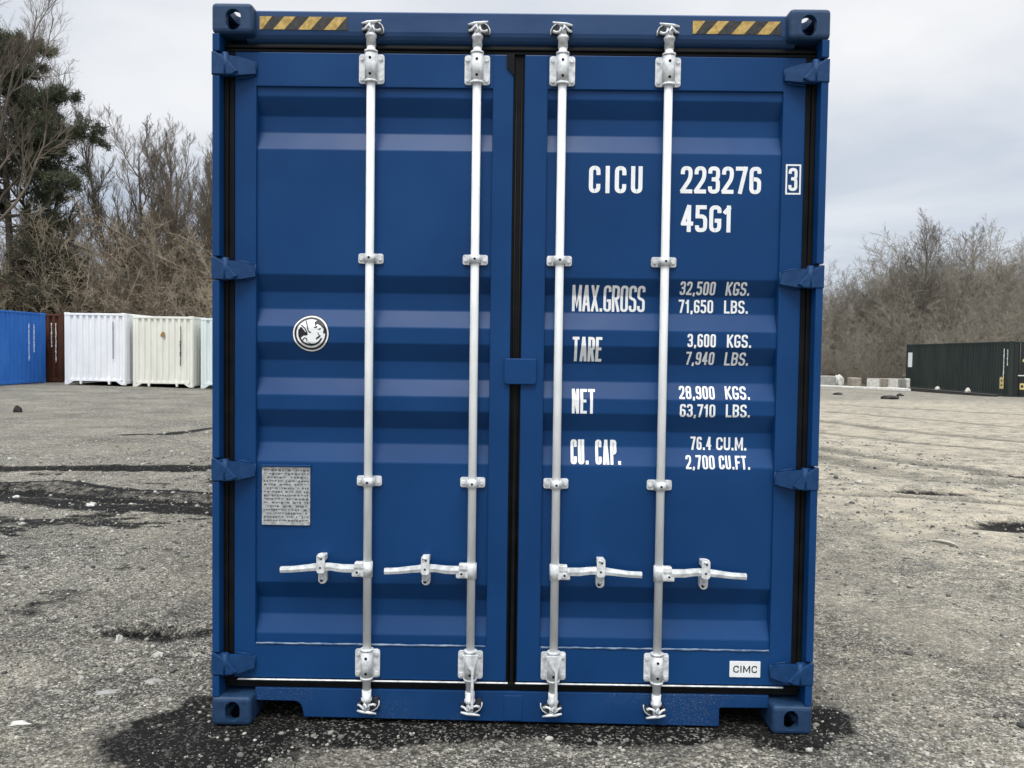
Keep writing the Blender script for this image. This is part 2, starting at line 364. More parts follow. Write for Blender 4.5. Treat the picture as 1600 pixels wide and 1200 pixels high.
def lay_on_panel(bm, lift, flat_y=None):
    """flat artwork drawn in the xz plane (y = layer offset) wrapped over the folded door sheet"""
    if flat_y is None:
        zs = [v.co.z for v in bm.verts]
        for zb in BREAKS:
            if min(zs) < zb < max(zs):
                bmesh.ops.bisect_plane(bm, geom=bm.verts[:]+bm.edges[:]+bm.faces[:], plane_co=(0, 0, zb), plane_no=(0, 0, 1), dist=1e-6)
    for v in bm.verts:
        base = prof_y(v.co.z) if flat_y is None else flat_y
        v.co.y = base - lift - v.co.y
    for f in bm.faces:
        f.normal_update()
        if f.normal.y > 0: f.normal_flip()

# ---- lettering drawn with strokes
def r_(u, v): return (u, v, 1)
GL = {
 '0': (1, [[r_(0, 0), r_(1, 0), r_(1, 1), r_(0, 1), 'c']]), 'O': (1, [[r_(0, 0), r_(1, 0), r_(1, 1), r_(0, 1), 'c']]),
 '1': (.55, [[(0, .80), (.75, .97)], [(.75, 1), (.75, 0)]]),
 '2': (1, [[(0, .82), r_(0, 1), r_(1, 1), r_(1, .56), (0, .05)], [(0, 0), (1, 0)]]),
 '3': (1, [[(0, .86), r_(0, 1), r_(1, 1), r_(1, .53), (.45, .53)], [(.5, .53), r_(1, .53), r_(1, 0), r_(0, 0), (0, .14)]]),
 '4': (1, [[(.72, 0), (.72, 1)], [(.66, 1), (0, .30)], [(0, .28), (1, .28)]]),
 '5': (1, [[(.9, 1), (.05, 1), (.03, .60), r_(1, .60), r_(1, 0), r_(0, 0), (0, .12)]]),
 '6': (1, [[(1, .88), r_(1, 1), r_(0, 1), r_(0, 0), r_(1, 0), r_(1, .55), (.45, .55)]]),
 '7': (1, [[(0, 1), (1, 1)], [(1, 1), (.35, 0)]]),
 '8': (1, [[r_(0, 0), r_(1, 0), r_(1, .53), r_(0, .53), 'c'], [(.15, .53), r_(0, .55), r_(0, 1), r_(1, 1), r_(1, .55), (.85, .53)]]),
 '9': (1, [[(0, .12), r_(0, 0), r_(1, 0), r_(1, 1), r_(0, 1), r_(0, .45), (.55, .45)]]),
 'C': (1, [[(1, .78), r_(1, 1), r_(0, 1), r_(0, 0), r_(1, 0), (1, .22)]]), 'I': (.12, [[(.5, 0), (.5, 1)]]),
 'U': (1, [[(0, 1), r_(0, 0), r_(1, 0), (1, 1)]]), 'G': (1, [[(1, .84), r_(1, 1), r_(0, 1), r_(0, 0), r_(1, 0), (1, .36)], [(1, .42), (.68, .42)]]),
 'M': (1.35, [[(0, 0), (0, 1)], [(1, 0), (1, 1)], [(.03, 1), (.5, .15), (.97, 1)]]), 'A': (1.05, [[(0, 0), (.44, 1)], [(1, 0), (.56, 1)], [(.2, .26), (.8, .26)]]),
 'X': (1, [[(0, 0), (1, 1)], [(0, 1), (1, 0)]]), 'R': (1, [[(0, 0), (0, 1), r_(1, 1), r_(1, .5), (.45, .5)], [(.5, .5), (1, 0)]]),
 'S': (1, [[(1, .85), r_(1, 1), r_(0, 1), r_(0, .53), r_(1, .47), r_(1, 0), r_(0, 0), (0, .15)]]),
 'K': (1, [[(0, 0), (0, 1)], [(1, 1), (.05, .42)], [(.3, .58), (1, 0)]]), 'L': (.85, [[(0, 1), (0, 0), (1, 0)]]),
 'B': (1, [[(.4, .53), (0, .53), (0, 1), r_(1, 1), r_(1, .55), (.5, .53)], [(.3, .53), r_(1, .53), r_(1, 0), (0, 0), (0, .5)]]),
 'T': (.95, [[(0, 1), (1, 1)], [(.5, 1), (.5, 0)]]), 'E': (.85, [[(1, 1), (0, 1), (0, 0), (1, 0)], [(0, .52), (.85, .52)]]),
 'N': (1, [[(0, 0), (0, 1)], [(1, 0), (1, 1)], [(.04, 1), (.96, 0)]]), 'P': (1, [[(0, 0), (0, 1), r_(1, 1), r_(1, .46), (.45, .46)]]),
 'F': (.85, [[(1, 1), (0, 1), (0, 0)], [(0, .52), (.85, .52)]]),
 '.': (.12, [[(.5, 0), (.5, .06)]]), ',': (.12, [[(.7, .1), (.2, -.08)]]), ' ': (.45, []),
}
def ribbon(bm, pts, hw, closed, y):
    pts = [Vector(p) for p in pts]; n = len(pts); L_, R_ = [], []
    for i in range(n):
        if closed: a, c = pts[i-1], pts[(i+1) % n]
        else: a, c = pts[max(i-1, 0)], pts[min(i+1, n-1)]
        d0 = (pts[i]-a).normalized() if (pts[i]-a).length > 1e-9 else (c-pts[i]).normalized()
        d1 = (c-pts[i]).normalized() if (c-pts[i]).length > 1e-9 else d0
        nrm = Vector((-(d0+d1).y, (d0+d1).x))
        nrm = nrm.normalized() if nrm.length > 1e-6 else Vector((-d0.y, d0.x))
        k = hw/max(nrm.dot(Vector((-d0.y, d0.x))), .62)
        L_.append(pts[i]+nrm*k); R_.append(pts[i]-nrm*k)
    if not closed:
        for i, j in ((0, 1), (n-1, n-2)):
            ex = (pts[i]-pts[j]).normalized()*hw; L_[i] = L_[i]+ex; R_[i] = R_[i]+ex
    vl = [bm.verts.new((p.x, y, p.y)) for p in L_]; vr = [bm.verts.new((p.x, y, p.y)) for p in R_]
    for i in range(n if closed else n-1):
        j = (i+1) % n; bm.faces.new((vl[i], vl[j], vr[j], vr[i]))
def stroke_pts(poly, x0, z0, w, h, rad):
    closed = poly[-1] == 'c'; P = [p for p in poly if p != 'c']; n = len(P)
    Q = [Vector((x0+p[0]*w, z0+p[1]*h)) for p in P]; out = []
    for i in range(n):
        if len(P[i]) == 3 and (closed or 0 < i < n-1):
            a = Q[i-1]-Q[i]; c = Q[(i+1) % n]-Q[i]
            la = a.length*(.5 if len(P[i-1]) == 3 else .95); lc = c.length*(.5 if len(P[(i+1) % n]) == 3 else .95)
            rr = min(rad, la, lc); a.normalize(); c.normalize()
            for k in range(5):
                t = k/4; out.append(Q[i] + a*rr*(1-t)**2 + c*rr*t**2)
        else: out.append(Q[i])
    return out, closed
def lettering(text, x0, z0, x1, z1, sw, parent, gap=.42, flat_y=None, m='letter', lift=.0010):
    """one line of text fitted to a box; sw = stroke width in metres"""
    tot = sum(GL[c][0] for c in text) + gap*(len(text)-1); avail = x1-x0-sw
    # widths in em plus constant stroke width per gap
    gap_m = sw*(1.0+gap); tot = sum(GL[c][0] for c in text)
    em = (avail - gap_m*(len(text)-1))/tot
    bm = bmesh.new(); x = x0+sw/2; ly = 0
    for c in text:
        w, strokes = GL[c]; w *= em
        for st in strokes:
            pp, cl = stroke_pts(st, x, z0+sw/2, w, z1-z0-sw, .55*em)
            if c == '.': pp = [Vector((x+w/2, z0+sw*.5)), Vector((x+w/2, z0+sw*.75))]
            if c == ',': pp = [Vector((x+w*.7, z0+sw*.7)), Vector((x+w*.2, z0-sw*.1))]
            ribbon(bm, pp, sw/2, cl, ly*.00012); ly = (ly+1) % 4
        x += w + gap_m
    lay_on_panel(bm, lift, flat_y)
    b = MB(); b.bm.free(); b.bm = bm
    return b.build('lettering', m, parent)

# ---- doors
def door(x0, x1, px0, px1, zt=2.725, zb=.178):
    b = MB()
    b.box(x0, px0, YF, .13, zb, zt, .004, 2); b.box(px1, x1, YF, .13, zb, zt, .004, 2)
    b.box(px0-.003, px1+.003, YF+.0012, .13, 2.590, zt, .003, 2); b.box(px0-.003, px1+.003, YF+.0012, .13, zb, .322, .003, 2)
    d = b.build('door', 'blue', box_root)
    door_sheet(px0-.02, px1+.02, d)
    wr = random.Random(int(px0*1000)); xs_ = [px0+.004+(px1-px0-.008)*k/40 for k in range(41)]
    MB().tube([(x_, .0605,   .3235+wr.uniform(-.0012, .0012)) for x_ in xs_], [.0040+wr.uniform(-.0008, .0010) for _ in xs_], 8).build('weld_bead', 'sealant', d)
    return d
dL = door(-1.146, -.024, -1.058, -.107); dR = door(.020, 1.147, .114, 1.057)
dL['label'] = 'left door leaf with the round badge and metal plate'; dR['label'] = 'right door leaf with the white lettering'
for d, x0, x1 in ((dL, -1.130, -.016), (dR, .014, 1.115)):
    MB().box(x0, x1, .051, .0598, .1705, .1762, .002, 1).build('drip_strip', 'galv', d)
# centre seal with ribs, fixed to the left leaf
b = MB(); b.box(-.0235, .0195, .078, .1, .172, 2.7255)
for x in (-.012, .010): b.tube([(x, .0775, .172), (x, .0775, 2.726)], .0045, 8)
b.prism([(-.052, 2.727), (-.052, 2.672), (-.022, 2.640), (-.022, 2.727)], 'y', .052, .0595)
b.build('centre_seal', 'rubber', dL)
# closing cover plate over the centre gap
MB().prism(rrect(-.047, .083, 1.404, 1.508, .012), 'y', .045, .0592, .003).box(-.047, .083, .0455, .0590, 1.501, 1.5085, .002).build('cover_plate', 'blue', dR)

# ---- hinges
def hinge(sx, z, parent, hh=.045):
    s = 1 if sx < 0 else -1
    b = MB()
    def X(p): return [(s*a, z+c) for a, c in p]
    b.prism(X([(-1.2195, .046), (-1.205, .046), (-1.155, .012), (-1.118, -.030), (-1.140, -.044), (-1.2195, -.045)]), 'y', .002, .040, .004)
    bl = [(-1.192, .041, .012), (-1.150, .032, .010), (-1.115, .030, .018), (-1.060, .018, .043), (-1.056, -.028, .043), (-1.112, -.041, .018), (-1.150, -.044, .010), (-1.192, -.044, .012)]
    A = [b.bm.verts.new((s*x, y, z+c)) for x, c, y in bl]; B = [b.bm.verts.new((s*x, min(y+.026, .0595), z+c)) for x, c, y in bl]
    fs = []
    for i in range(3): fs.append(b.bm.faces.new((A[i], A[i+1], A[6-i], A[7-i]))); fs.append(b.bm.faces.new((B[7-i], B[6-i], B[i+1], B[i])))
    for i in range(8): fs.append(b.bm.faces.new((A[i], B[i], B[(i+1) % 8], A[(i+1) % 8])))
    bmesh.ops.recalc_face_normals(b.bm, faces=fs)
    b.tube([(s*-1.166, .014, z-.046), (s*-1.166, .014, z+.043)], .013, 12)
    # weld beads
    b.tube([(s*-1.060, .054, z-.030), (s*-1.058, .052, z-.004), (s*-1.060, .054, z+.021)], .0045, 6)
    b.tube([(s*-1.066, .055, z+.021), (s*-1.10, .050, z+.030), (s*-1.135, .046, z+.036)], .0040, 6)
    b.tube([(s*-1.066, .055, z-.033), (s*-1.10, .050, z-.042), (s*-1.135, .046, z-.046)], .0040, 6)
    return b.build('hinge', 'blue_hinge', parent)
for z in (2.661, 1.853, 1.045, .252): hinge(-1, z, dL); hinge(1, z-.004, dR)

# ---- locking gear
BY = .035
def guide_plate(x, z0, z1, parent, tall):
    b = MB()
    yb = YF-.0006 if tall else YP-.0008
    b.prism(rrect(x-.051, x+.051, z0, z1, .011 if tall else .009), 'y', yb-.009, yb, .002)
    # saddle over the rod
    n = 10; r = .0245; prof = [(x+r, yb-.008)] + [(x+r*math.cos(R(180*k/n)), BY-r*math.sin(R(180*k/n))) for k in range(n+1)] + [(x-r, yb-.008)]
    A = [b.bm.verts.new((px, py, z0+.004)) for px, py in prof]; B = [b.bm.verts.new((px, py, z1+.006 if tall else z1-.004)) for px, py in prof]
    for i in range(len(prof)-1):
        f = b.bm.faces.new((A[i], A[i+1], B[i+1], B[i])); f.smooth = True
    b.bm.faces.new(A[::-1]); b.bm.faces.new(B)
    if tall:
        for zz_ in (z0+.004, z1+.004): b.tube([(x, BY, zz_-.004), (x, BY, zz_+.004)], .0265, 18)
    o = b.build('bar_guide', 'galv', parent)
    h = MB()
    for zz_ in ((z0+.028, z1-.026) if tall else ((z0+z1)/2,)): h.tube([(x, BY-r-.0012, zz_), (x, BY-r+.004, zz_)], .0056 if tall else .0048, 10)
    zs = (z0+.018, z1-.018) if tall else ((z0+z1)/2,)
    h.build_each('bolt_hole', 'hole', parent)
    h = MB()
    for zz_ in zs:
        for s in (-1, 1): h.tube([(x+s*.0385, yb-.016, zz_), (x+s*.0385, yb-.009, zz_)], .0082, 8, smooth=False)
    h.build_each('bolt', 'galv', parent)
def cam_end(x, z, up, s, parent, hdr):
    """cam forging at the end of a rod (up=+1 top, -1 bottom; s = side its horn points to) and its keeper"""
    b = MB(); u = up
    b.tube([(x, BY, z-u*.045), (x, BY, z-u*.015), (x, BY, z-u*.012), (x, BY, z-u*.002), (x, BY, z+u*.002), (x, BY, z+u*.016)], [.0195, .0185, .0225, .0225, .018, .012], 16)
    b.box(x-.014, x+.014, .022, .048, min(z+u*.012, z+u*.040), max(z+u*.012, z+u*.040), .004)
    b.tube([(x-s*.036, .020, z+u*.036), (x-s*.012, .018, z+u*.041), (x+s*.016, .018, z+u*.043), (x+s*.042, .022, z+u*.049)], [.004, .0062, .0062, .0035], 8)
    b.tube([(x-s*.034, .024, z+u*.013), (x-s*.022, .020, z+u*.016), (x-s*.012, .018, z+u*.026), (x, .016, z+u*.036)], [.0045, .0048, .005, .0045], 8)
    b.tube([(x+s*.008, .018, z+u*.028), (x+s*.014, .018, z+u*.012), (x+s*.028, .020, z+u*.009), (x+s*.040, .022, z+u*.014)], [.0045, .005, .005, .006], 8)
    b.tube([(x-s*.006, .015, z+u*.004), (x+s*.004, .013, z+u*.018), (x-s*.006, .014, z+u*.030)], .004, 8)
    b.build('cam_end', 'galv', parent)
    yb = .0495 if hdr is header else .0655
    k = MB()
    k.prism(circ(x+s*.012, z+u*.012, .038, 16, -20 if u > 0 else 200, 180 if u > 0 else 400), 'y', yb-.014, yb, .002)
    k.box(x-s*.030-.006, x-s*.030+.006, yb-.026, yb, z+u*.024-.014, z+u*.024+.014, .003)
    k.build('cam_keeper', 'galv_dark', hdr)
    e_ = MB()
    e_.tube([(x+s*.012+.038*math.cos(R(t)), yb-.016, z+u*.012+u*.038*math.sin(R(t))) for t in ((-10, 15, 40, 65, 85) if s > 0 else (190, 165, 140, 115, 95))], .0026, 6)
    e_.build('cam_keeper_rim', 'galv', hdr)
def handle(x, zt, s, parent):
    """swing handle from rod x towards side s (-1 left, +1 right), its hub and its latch"""
    z = zt
    hb = MB()
    hb.box(min(x+s*.010, x+s*.062), max(x+s*.010, x+s*.062), .018, .046, z-.031, z+.012, .005)
    hb.box(min(x+s*.016, x+s*.050), max(x+s*.016, x+s*.050), .012, .044, z+.004, z+.030, .005)
    hb.tube([(x, BY, z-.034), (x, BY, z+.030)], .0215, 16)
    hb.tube([(x+s*.038, .008, z-.010), (x+s*.038, .02, z-.010)], .010, 8, smooth=False)
    hb.build('handle_hub', 'galv', parent)
    b = MB()
    path = [(.050, .026, .002, .0125), (.10, .024, .003, .0125), (.145, .022, .009, .0115), (.185, .021, .010, .0125), (.235, .022, .004, .0105), (.30, .024, -.004, .0095), (.352, .024, -.006, .0095)]
    A = []
    for t, y, dz, hw in path:
        xx_ = x+s*t
        A.append([b.bm.verts.new((xx_, yy, z+zz_)) for yy, zz_ in ((y-.007, dz-hw*1.2), (y-.011, dz), (y-.007, dz+hw*1.2), (y+.008, dz+hw*1.2), (y+.008, dz-hw*1.2))])
    fs = []
    for i in range(len(A)-1):
        for k in range(5): fs.append(b.bm.faces.new((A[i][k], A[i][(k+1) % 5], A[i+1][(k+1) % 5], A[i+1][k])))
    fs += [b.bm.faces.new(A[0]), b.bm.faces.new(A[-1][::-1])]
    bmesh.ops.recalc_face_normals(b.bm, faces=fs)
    b.build('door_handle', 'galv', parent)
    c = MB(); xl = x+s*.185
    cap = [(xl+.017*math.cos(R(t)), z+.050+.017*math.sin(R(t))) for t in range(0, 181, 20)] + [(xl-.017, z-.008), (xl-.010, z-.016), (xl+.010, z-.016), (xl+.017, z-.008)]
    c.prism(cap, 'y', .004, .014, .003)
    c.prism([(xl+.0175*math.cos(R(t)), z-.050-.0175*math.sin(R(t))) for t in range(0, 181, 20)] + [(xl-.0175, z-.012), (xl+.0175, z-.012)], 'y', .040, YP-.001, .003)
    c.box(xl-.015, xl+.015, .012, YP-.001, z+.030, z+.055, .003)
    c.tube([(xl-.006, .036, z-.046), (xl+.008, .036, z-.040)], .006, 8); c.tube([(xl-.010, .002, z+.056), (xl+.006, .002, z+.050)], .005, 8)
    c.build('handle_latch', 'galv', parent)
    h = MB(); h.tube([(xl-.001, .0028, z+.008), (xl-.001, .008, z+.008)], .0042, 8)
    h.tube([(xl-.004, .0385, z-.052), (xl-.004, .041, z-.052)], .007, 8); h.tube([(xl+.003, .0032, z+.046), (xl+.003, .005, z+.044)], .0045, 8)
    h.tube([(x+s*.038, .0072, z-.010), (x+s*.038, .009, z-.010)], .0048, 8)
    h.build_each('latch_hole', 'hole', parent)
for x, s, d in ((-.593, -1, dL), (-.170, -1, dL), (.170, 1, dR), (.592, 1, dR)):
    MB().tube([(x, BY, .10), (x, BY, 2.79)], .0168, 20).build('locking_bar', 'rod', d)
    for z0, z1, tall in ((2.600, 2.717, True), (1.884, 1.925, False), (.979, 1.021, False), (.191, .308, True)): guide_plate(x, z0, z1, d, tall)
    cam_end(x, 2.790, 1, -s, d, header); cam_end(x, .100, -1, -s, d, sill)
    handle(x, .645, s, d)
# seal straps on the lower guides of the two inner bars
for x, s, d in ((-.170, 1, dL), (.170, 1, dR)):
    b = MB()
    b.prism([(x-.032, .306), (x+.034, .306), (x+.022, .262), (x+.016, .235), (x+.016, .085), (x+.005, .085), (x+.005, .240), (x-.006, .252)], 'y', .002, .0095, .002)
    b.build('seal_strap', 'galv', d)
for z in (.183, .160, .143): pass

# ---- markings on the right leaf
T = lambda *a, **k: lettering(*a, parent=dR, **k)
T('CICU', .285, 2.181, .501, 2.290, sw=.0165, gap=1.15)
T('223276', .655, 2.184, .979, 2.293, sw=.0160, gap=.50)
T('45G1', .660, 2.029, .864, 2.137, sw=.0160, gap=.50)
T('MAX.GROSS', .227, 1.705, .525, 1.811, sw=.0108, gap=.30)
T('TARE', .230, 1.500, .350, 1.600, sw=.0115, gap=.30)
T('NET', .231, 1.287, .325, 1.387, sw=.0115, gap=.40)
T('CU. CAP.', .230, 1.079, .437, 1.178, sw=.0118, gap=.40)
for s_, a, b0, c, d0 in (('32,500', .665, 1.777, .809, 1.830), ('KGS.', .852, 1.777, .950, 1.830), ('71,650', .664, 1.704, .805, 1.758), ('LBS.', .850, 1.704, .948, 1.757),
                         ('3,600', .696, 1.564, .811, 1.618), ('KGS.', .856, 1.564, .955, 1.617), ('7,940', .695, 1.492, .811, 1.545), ('LBS.', .854, 1.491, .953, 1.545),
                         ('28,900', .669, 1.352, .814, 1.405), ('KGS.', .857, 1.353, .957, 1.406), ('63,710', .671, 1.279, .815, 1.332), ('LBS.', .858, 1.280, .957, 1.333),
                         ('76.4', .724, 1.142, .810, 1.196), ('CU.M.', .830, 1.142, .955, 1.195), ('2,700', .701, 1.066, .819, 1.121), ('CU.FT.', .837, 1.067, .963, 1.121)):
    T(s_, a, b0, c, d0, sw=.0080, gap=.55)
T('3', 1.085, 2.196, 1.121, 2.288, sw=.0125, flat_y=YF)
bm = bmesh.new(); ribbon(bm, [(1.0765, 2.185), (1.1315, 2.185), (1.1315, 2.299), (1.0765, 2.299)], .0032, True, 0); lay_on_panel(bm, .0010, YF)
b = MB(); b.bm.free(); b.bm = bm; b.build('number_frame', 'letter', dR)
# maker's plate
mp_ = MB().prism(rrect(.894, 1.020, .213, .279, .002), 'y', .057, .0605, .0006).build('maker_plate', 'letter', dR)
lettering('CIMC', .909, .232, 1.006, .261, .0046, mp_, gap=1.2, flat_y=.057, m='decal_black', lift=.0006)

# ---- round badge on the left leaf: white disc, black rings, abstract leaf-and-swirl strokes
BX, BZ, BR = -.8375, 1.599, .0755
def badge(name, polys, ribs, m, lift):
    bm = bmesh.new()
    for p in polys:
        bm.faces.new([bm.verts.new((BX+u*BR, 0, BZ+v*BR)) for u, v in p])
    for p, w, cl in ribs: ribbon(bm, [(BX+u*BR, BZ+v*BR) for u, v in p], w*BR, cl, 0)
    lay_on_panel(bm, lift)
    b = MB(); b.bm.free(); b.bm = bm; return b.build(name, m, dL)
badge('badge', [circ(0, 0, 1, 48)], [], 'letter', .0010)
badge('badge_ring', [], [(circ(0, 0, .985, 60), .022, True), (circ(0, 0, .83, 60), .055, True)], 'decal_black', .0015)
def arc(cx, cz, r, a0, a1, n=16): return circ(cx, cz, r, n, a0, a1)
badge('badge_drawing', [
    [(-.60, .30), (-.52, .36), (-.30, .10), (-.16, -.02), (-.20, -.10), (-.40, -.12), (-.55, -.24), (-.60, -.10)],
    [(.18, .62), (.30, .72), (.55, .62), (.78, .30), (.80, .02), (.66, .02), (.70, .26), (.50, .44), (.34, .52), (.22, .40)],
    [(.18, .32), (.30, .30), (.36, .40), (.28, .42), (.24, .36), (.16, .38)],
    [(.36, .24), (.48, .20), (.58, .30), (.46, .28)],
    [(.28, -.24), (.46, -.10), (.56, -.10), (.48, -.20), (.30, -.34)],
    ], [(arc(0, .02, .64, 165, 332, 24), .045, False),
        ([(-.28, .66), (-.20, .44), (-.16, .22), (-.10, .10), (-.02, .06)], .030, False),
        ([(-.50, .44), (-.34, .30), (-.22, .10), (-.20, -.02)], .028, False),
        ([(-.44, -.36), (-.34, -.24), (-.24, -.26), (-.20, -.40)], .026, False),
        ([(.38, .04), (.44, -.06), (.46, -.12)], .022, False),
        ([(-.12, -.50), (.02, -.58), (.14, -.56)], .022, False)], 'decal_black', .0019)

# ---- stamped data plate with a hood strip, on the left leaf
dp = MB().prism(rrect(-1.034, -.836, .812, 1.052, .003), 'y', .0655, .0712, .001).build('data_plate', 'plate', dL)
MB().box(-1.036, -.832, .056, .0715, 1.054, 1.061, .0015, 1).build('plate_hood', 'blue', dL)
rnd = random.Random(5); b = MB()
for row in range(15):
    z = 1.040 - row*.0148; x = -1.026
    while x < -.846:
        w = rnd.uniform(.004, .012)
        if rnd.random() < .86:
            h = rnd.uniform(.0026, .0052)
            b.box(x, min(x+w, -.843), .0645, .0660, z-h+rnd.uniform(-.002, .002), z+h*.3)
        x += w + rnd.uniform(.0025, .006)
b.build('stamped_line', 'plate_mark', dp)

# ---- hazard tape on the header
for x0 in (-1.043, .685):
    hz = MB().box(x0, x0+.353, .0480, .0498, 2.809, 2.862, .0004, 1).build('hazard_tape', 'tape_black', header)
    b = MB()
    for k, (a, c, sl) in enumerate(((.000, .012, .036), (.055, .100, .042), (.155, .205, .042), (.258, .305, .042))):
        if k == 0: p = [(x0+.001, 2.810), (x0+.012, 2.810), (x0+.050, 2.861), (x0+.001, 2.861)]
        else: p = [(x0+a, 2.810), (x0+c, 2.810), (min(x0+c+.045, x0+.352), 2.861), (x0+a+.045, 2.861)]
        b.prism(p, 'y', .0474, .0479)
    b.build('yellow_stripe', 'yellow', hz)

# ================================================================ GROUND
def hsh(ix, iy, seed):
    v = np.sin(ix*127.1 + iy*311.7 + seed*74.7)*43758.5453
    return v - np.floor(v)
def vnoise(x, y, seed=0):
    ix, iy = np.floor(x), np.floor(y); fx, fy = x-ix, y-iy
    fx = fx*fx*(3-2*fx); fy = fy*fy*(3-2*fy)
    a, b_, c, d_ = hsh(ix, iy, seed), hsh(ix+1, iy, seed), hsh(ix, iy+1, seed), hsh(ix+1, iy+1, seed)
    return (a*(1-fx)+b_*fx)*(1-fy) + (c*(1-fx)+d_*fx)*fy
def fbm(x, y, oct_=4, seed=0):
    s, a, t = 0, .5, 0
    for k in range(oct_):
        s = s + a*vnoise(x*2**k, y*2**k, seed+k*7); t += a; a *= .5
    return s/t - .5
def sm(t): t = np.clip(t, 0, 1); return t*t*(3-2*t)
def ground_base(x, y):
    x = np.asarray(x, float); y = np.asarray(y, float)
    g = -.20*sm((x-15)/7)*sm((y-24)/18)
    g = g + sm((y-14)/14)*sm((-9-x)/3)*np.clip(.04-.022*(x+18), -.10, .06)
    g = g + 5.0*sm((y-49)/20)*sm((x-4)/10) + 3.0*sm((y-45)/24)*sm((-4-x)/10)
    return g
def seg_d(x, y, pts):
    d = np.full(np.shape(x), 1e9)
    for (ax, ay), (bx, by) in zip(pts[:-1], pts[1:]):
        t = np.clip(((x-ax)*(bx-ax)+(y-ay)*(by-ay))/((bx-ax)**2+(by-ay)**2), 0, 1)
        d = np.minimum(d, np.hypot(x-ax-t*(bx-ax), y-ay-t*(by-ay)))
    return d
RUT_A = [(-14, 6.3), (-6.4, 6.87), (-5.2, 7.05), (-3.9, 7.1), (-1.3, 7.4)]
RUT_B = [(-12, 5.2), (-6.2, 5.30), (-5.2, 5.45), (-4.2, 5.05), (-3.0, 4.8), (-1.3, 4.75)]
TRACKS = [[(5.18, 10.76), (5.76, 9.3), (6.27, 8.43), (6.68, 7.61), (7.6, 6.9)], [(6.24, 13.66), (7.46, 11.77), (8.49, 10.61), (10, 9.4)],
          [(7.45, 16.77), (8.12, 14.52), (9.56, 12.38), (11.5, 10.6)], [(8.97, 20.41), (11.56, 15.68), (14, 13)], [(4.5, 9.9), (4.69, 9.41), (4.9, 7.97), (5.27, 7.31), (6.43, 7.0), (8, 6.3)],
          [(10.32, 24.0), (14.27, 20.17), (19, 17)], [(3.2, 6.2), (4.24, 5.93), (5.36, 5.43), (7, 5.0)]]
RUT_C = [(-6.9, 11.3), (-6.19, 11.58), (-5.9, 12.7), (-5.0, 13.6)]
POTS = [(4.75, 6.25, .42, .30), (4.80, 4.35, .60, .28), (6.6, 7.9, .5, .16), (3.9, 7.3, .35, .10), (3.7, 4.6, .14, .05), (-4.15, 9.8, .5, .1), (4.2, 3.15, .12, .05), (-1.95, 1.22, .2, .07)]
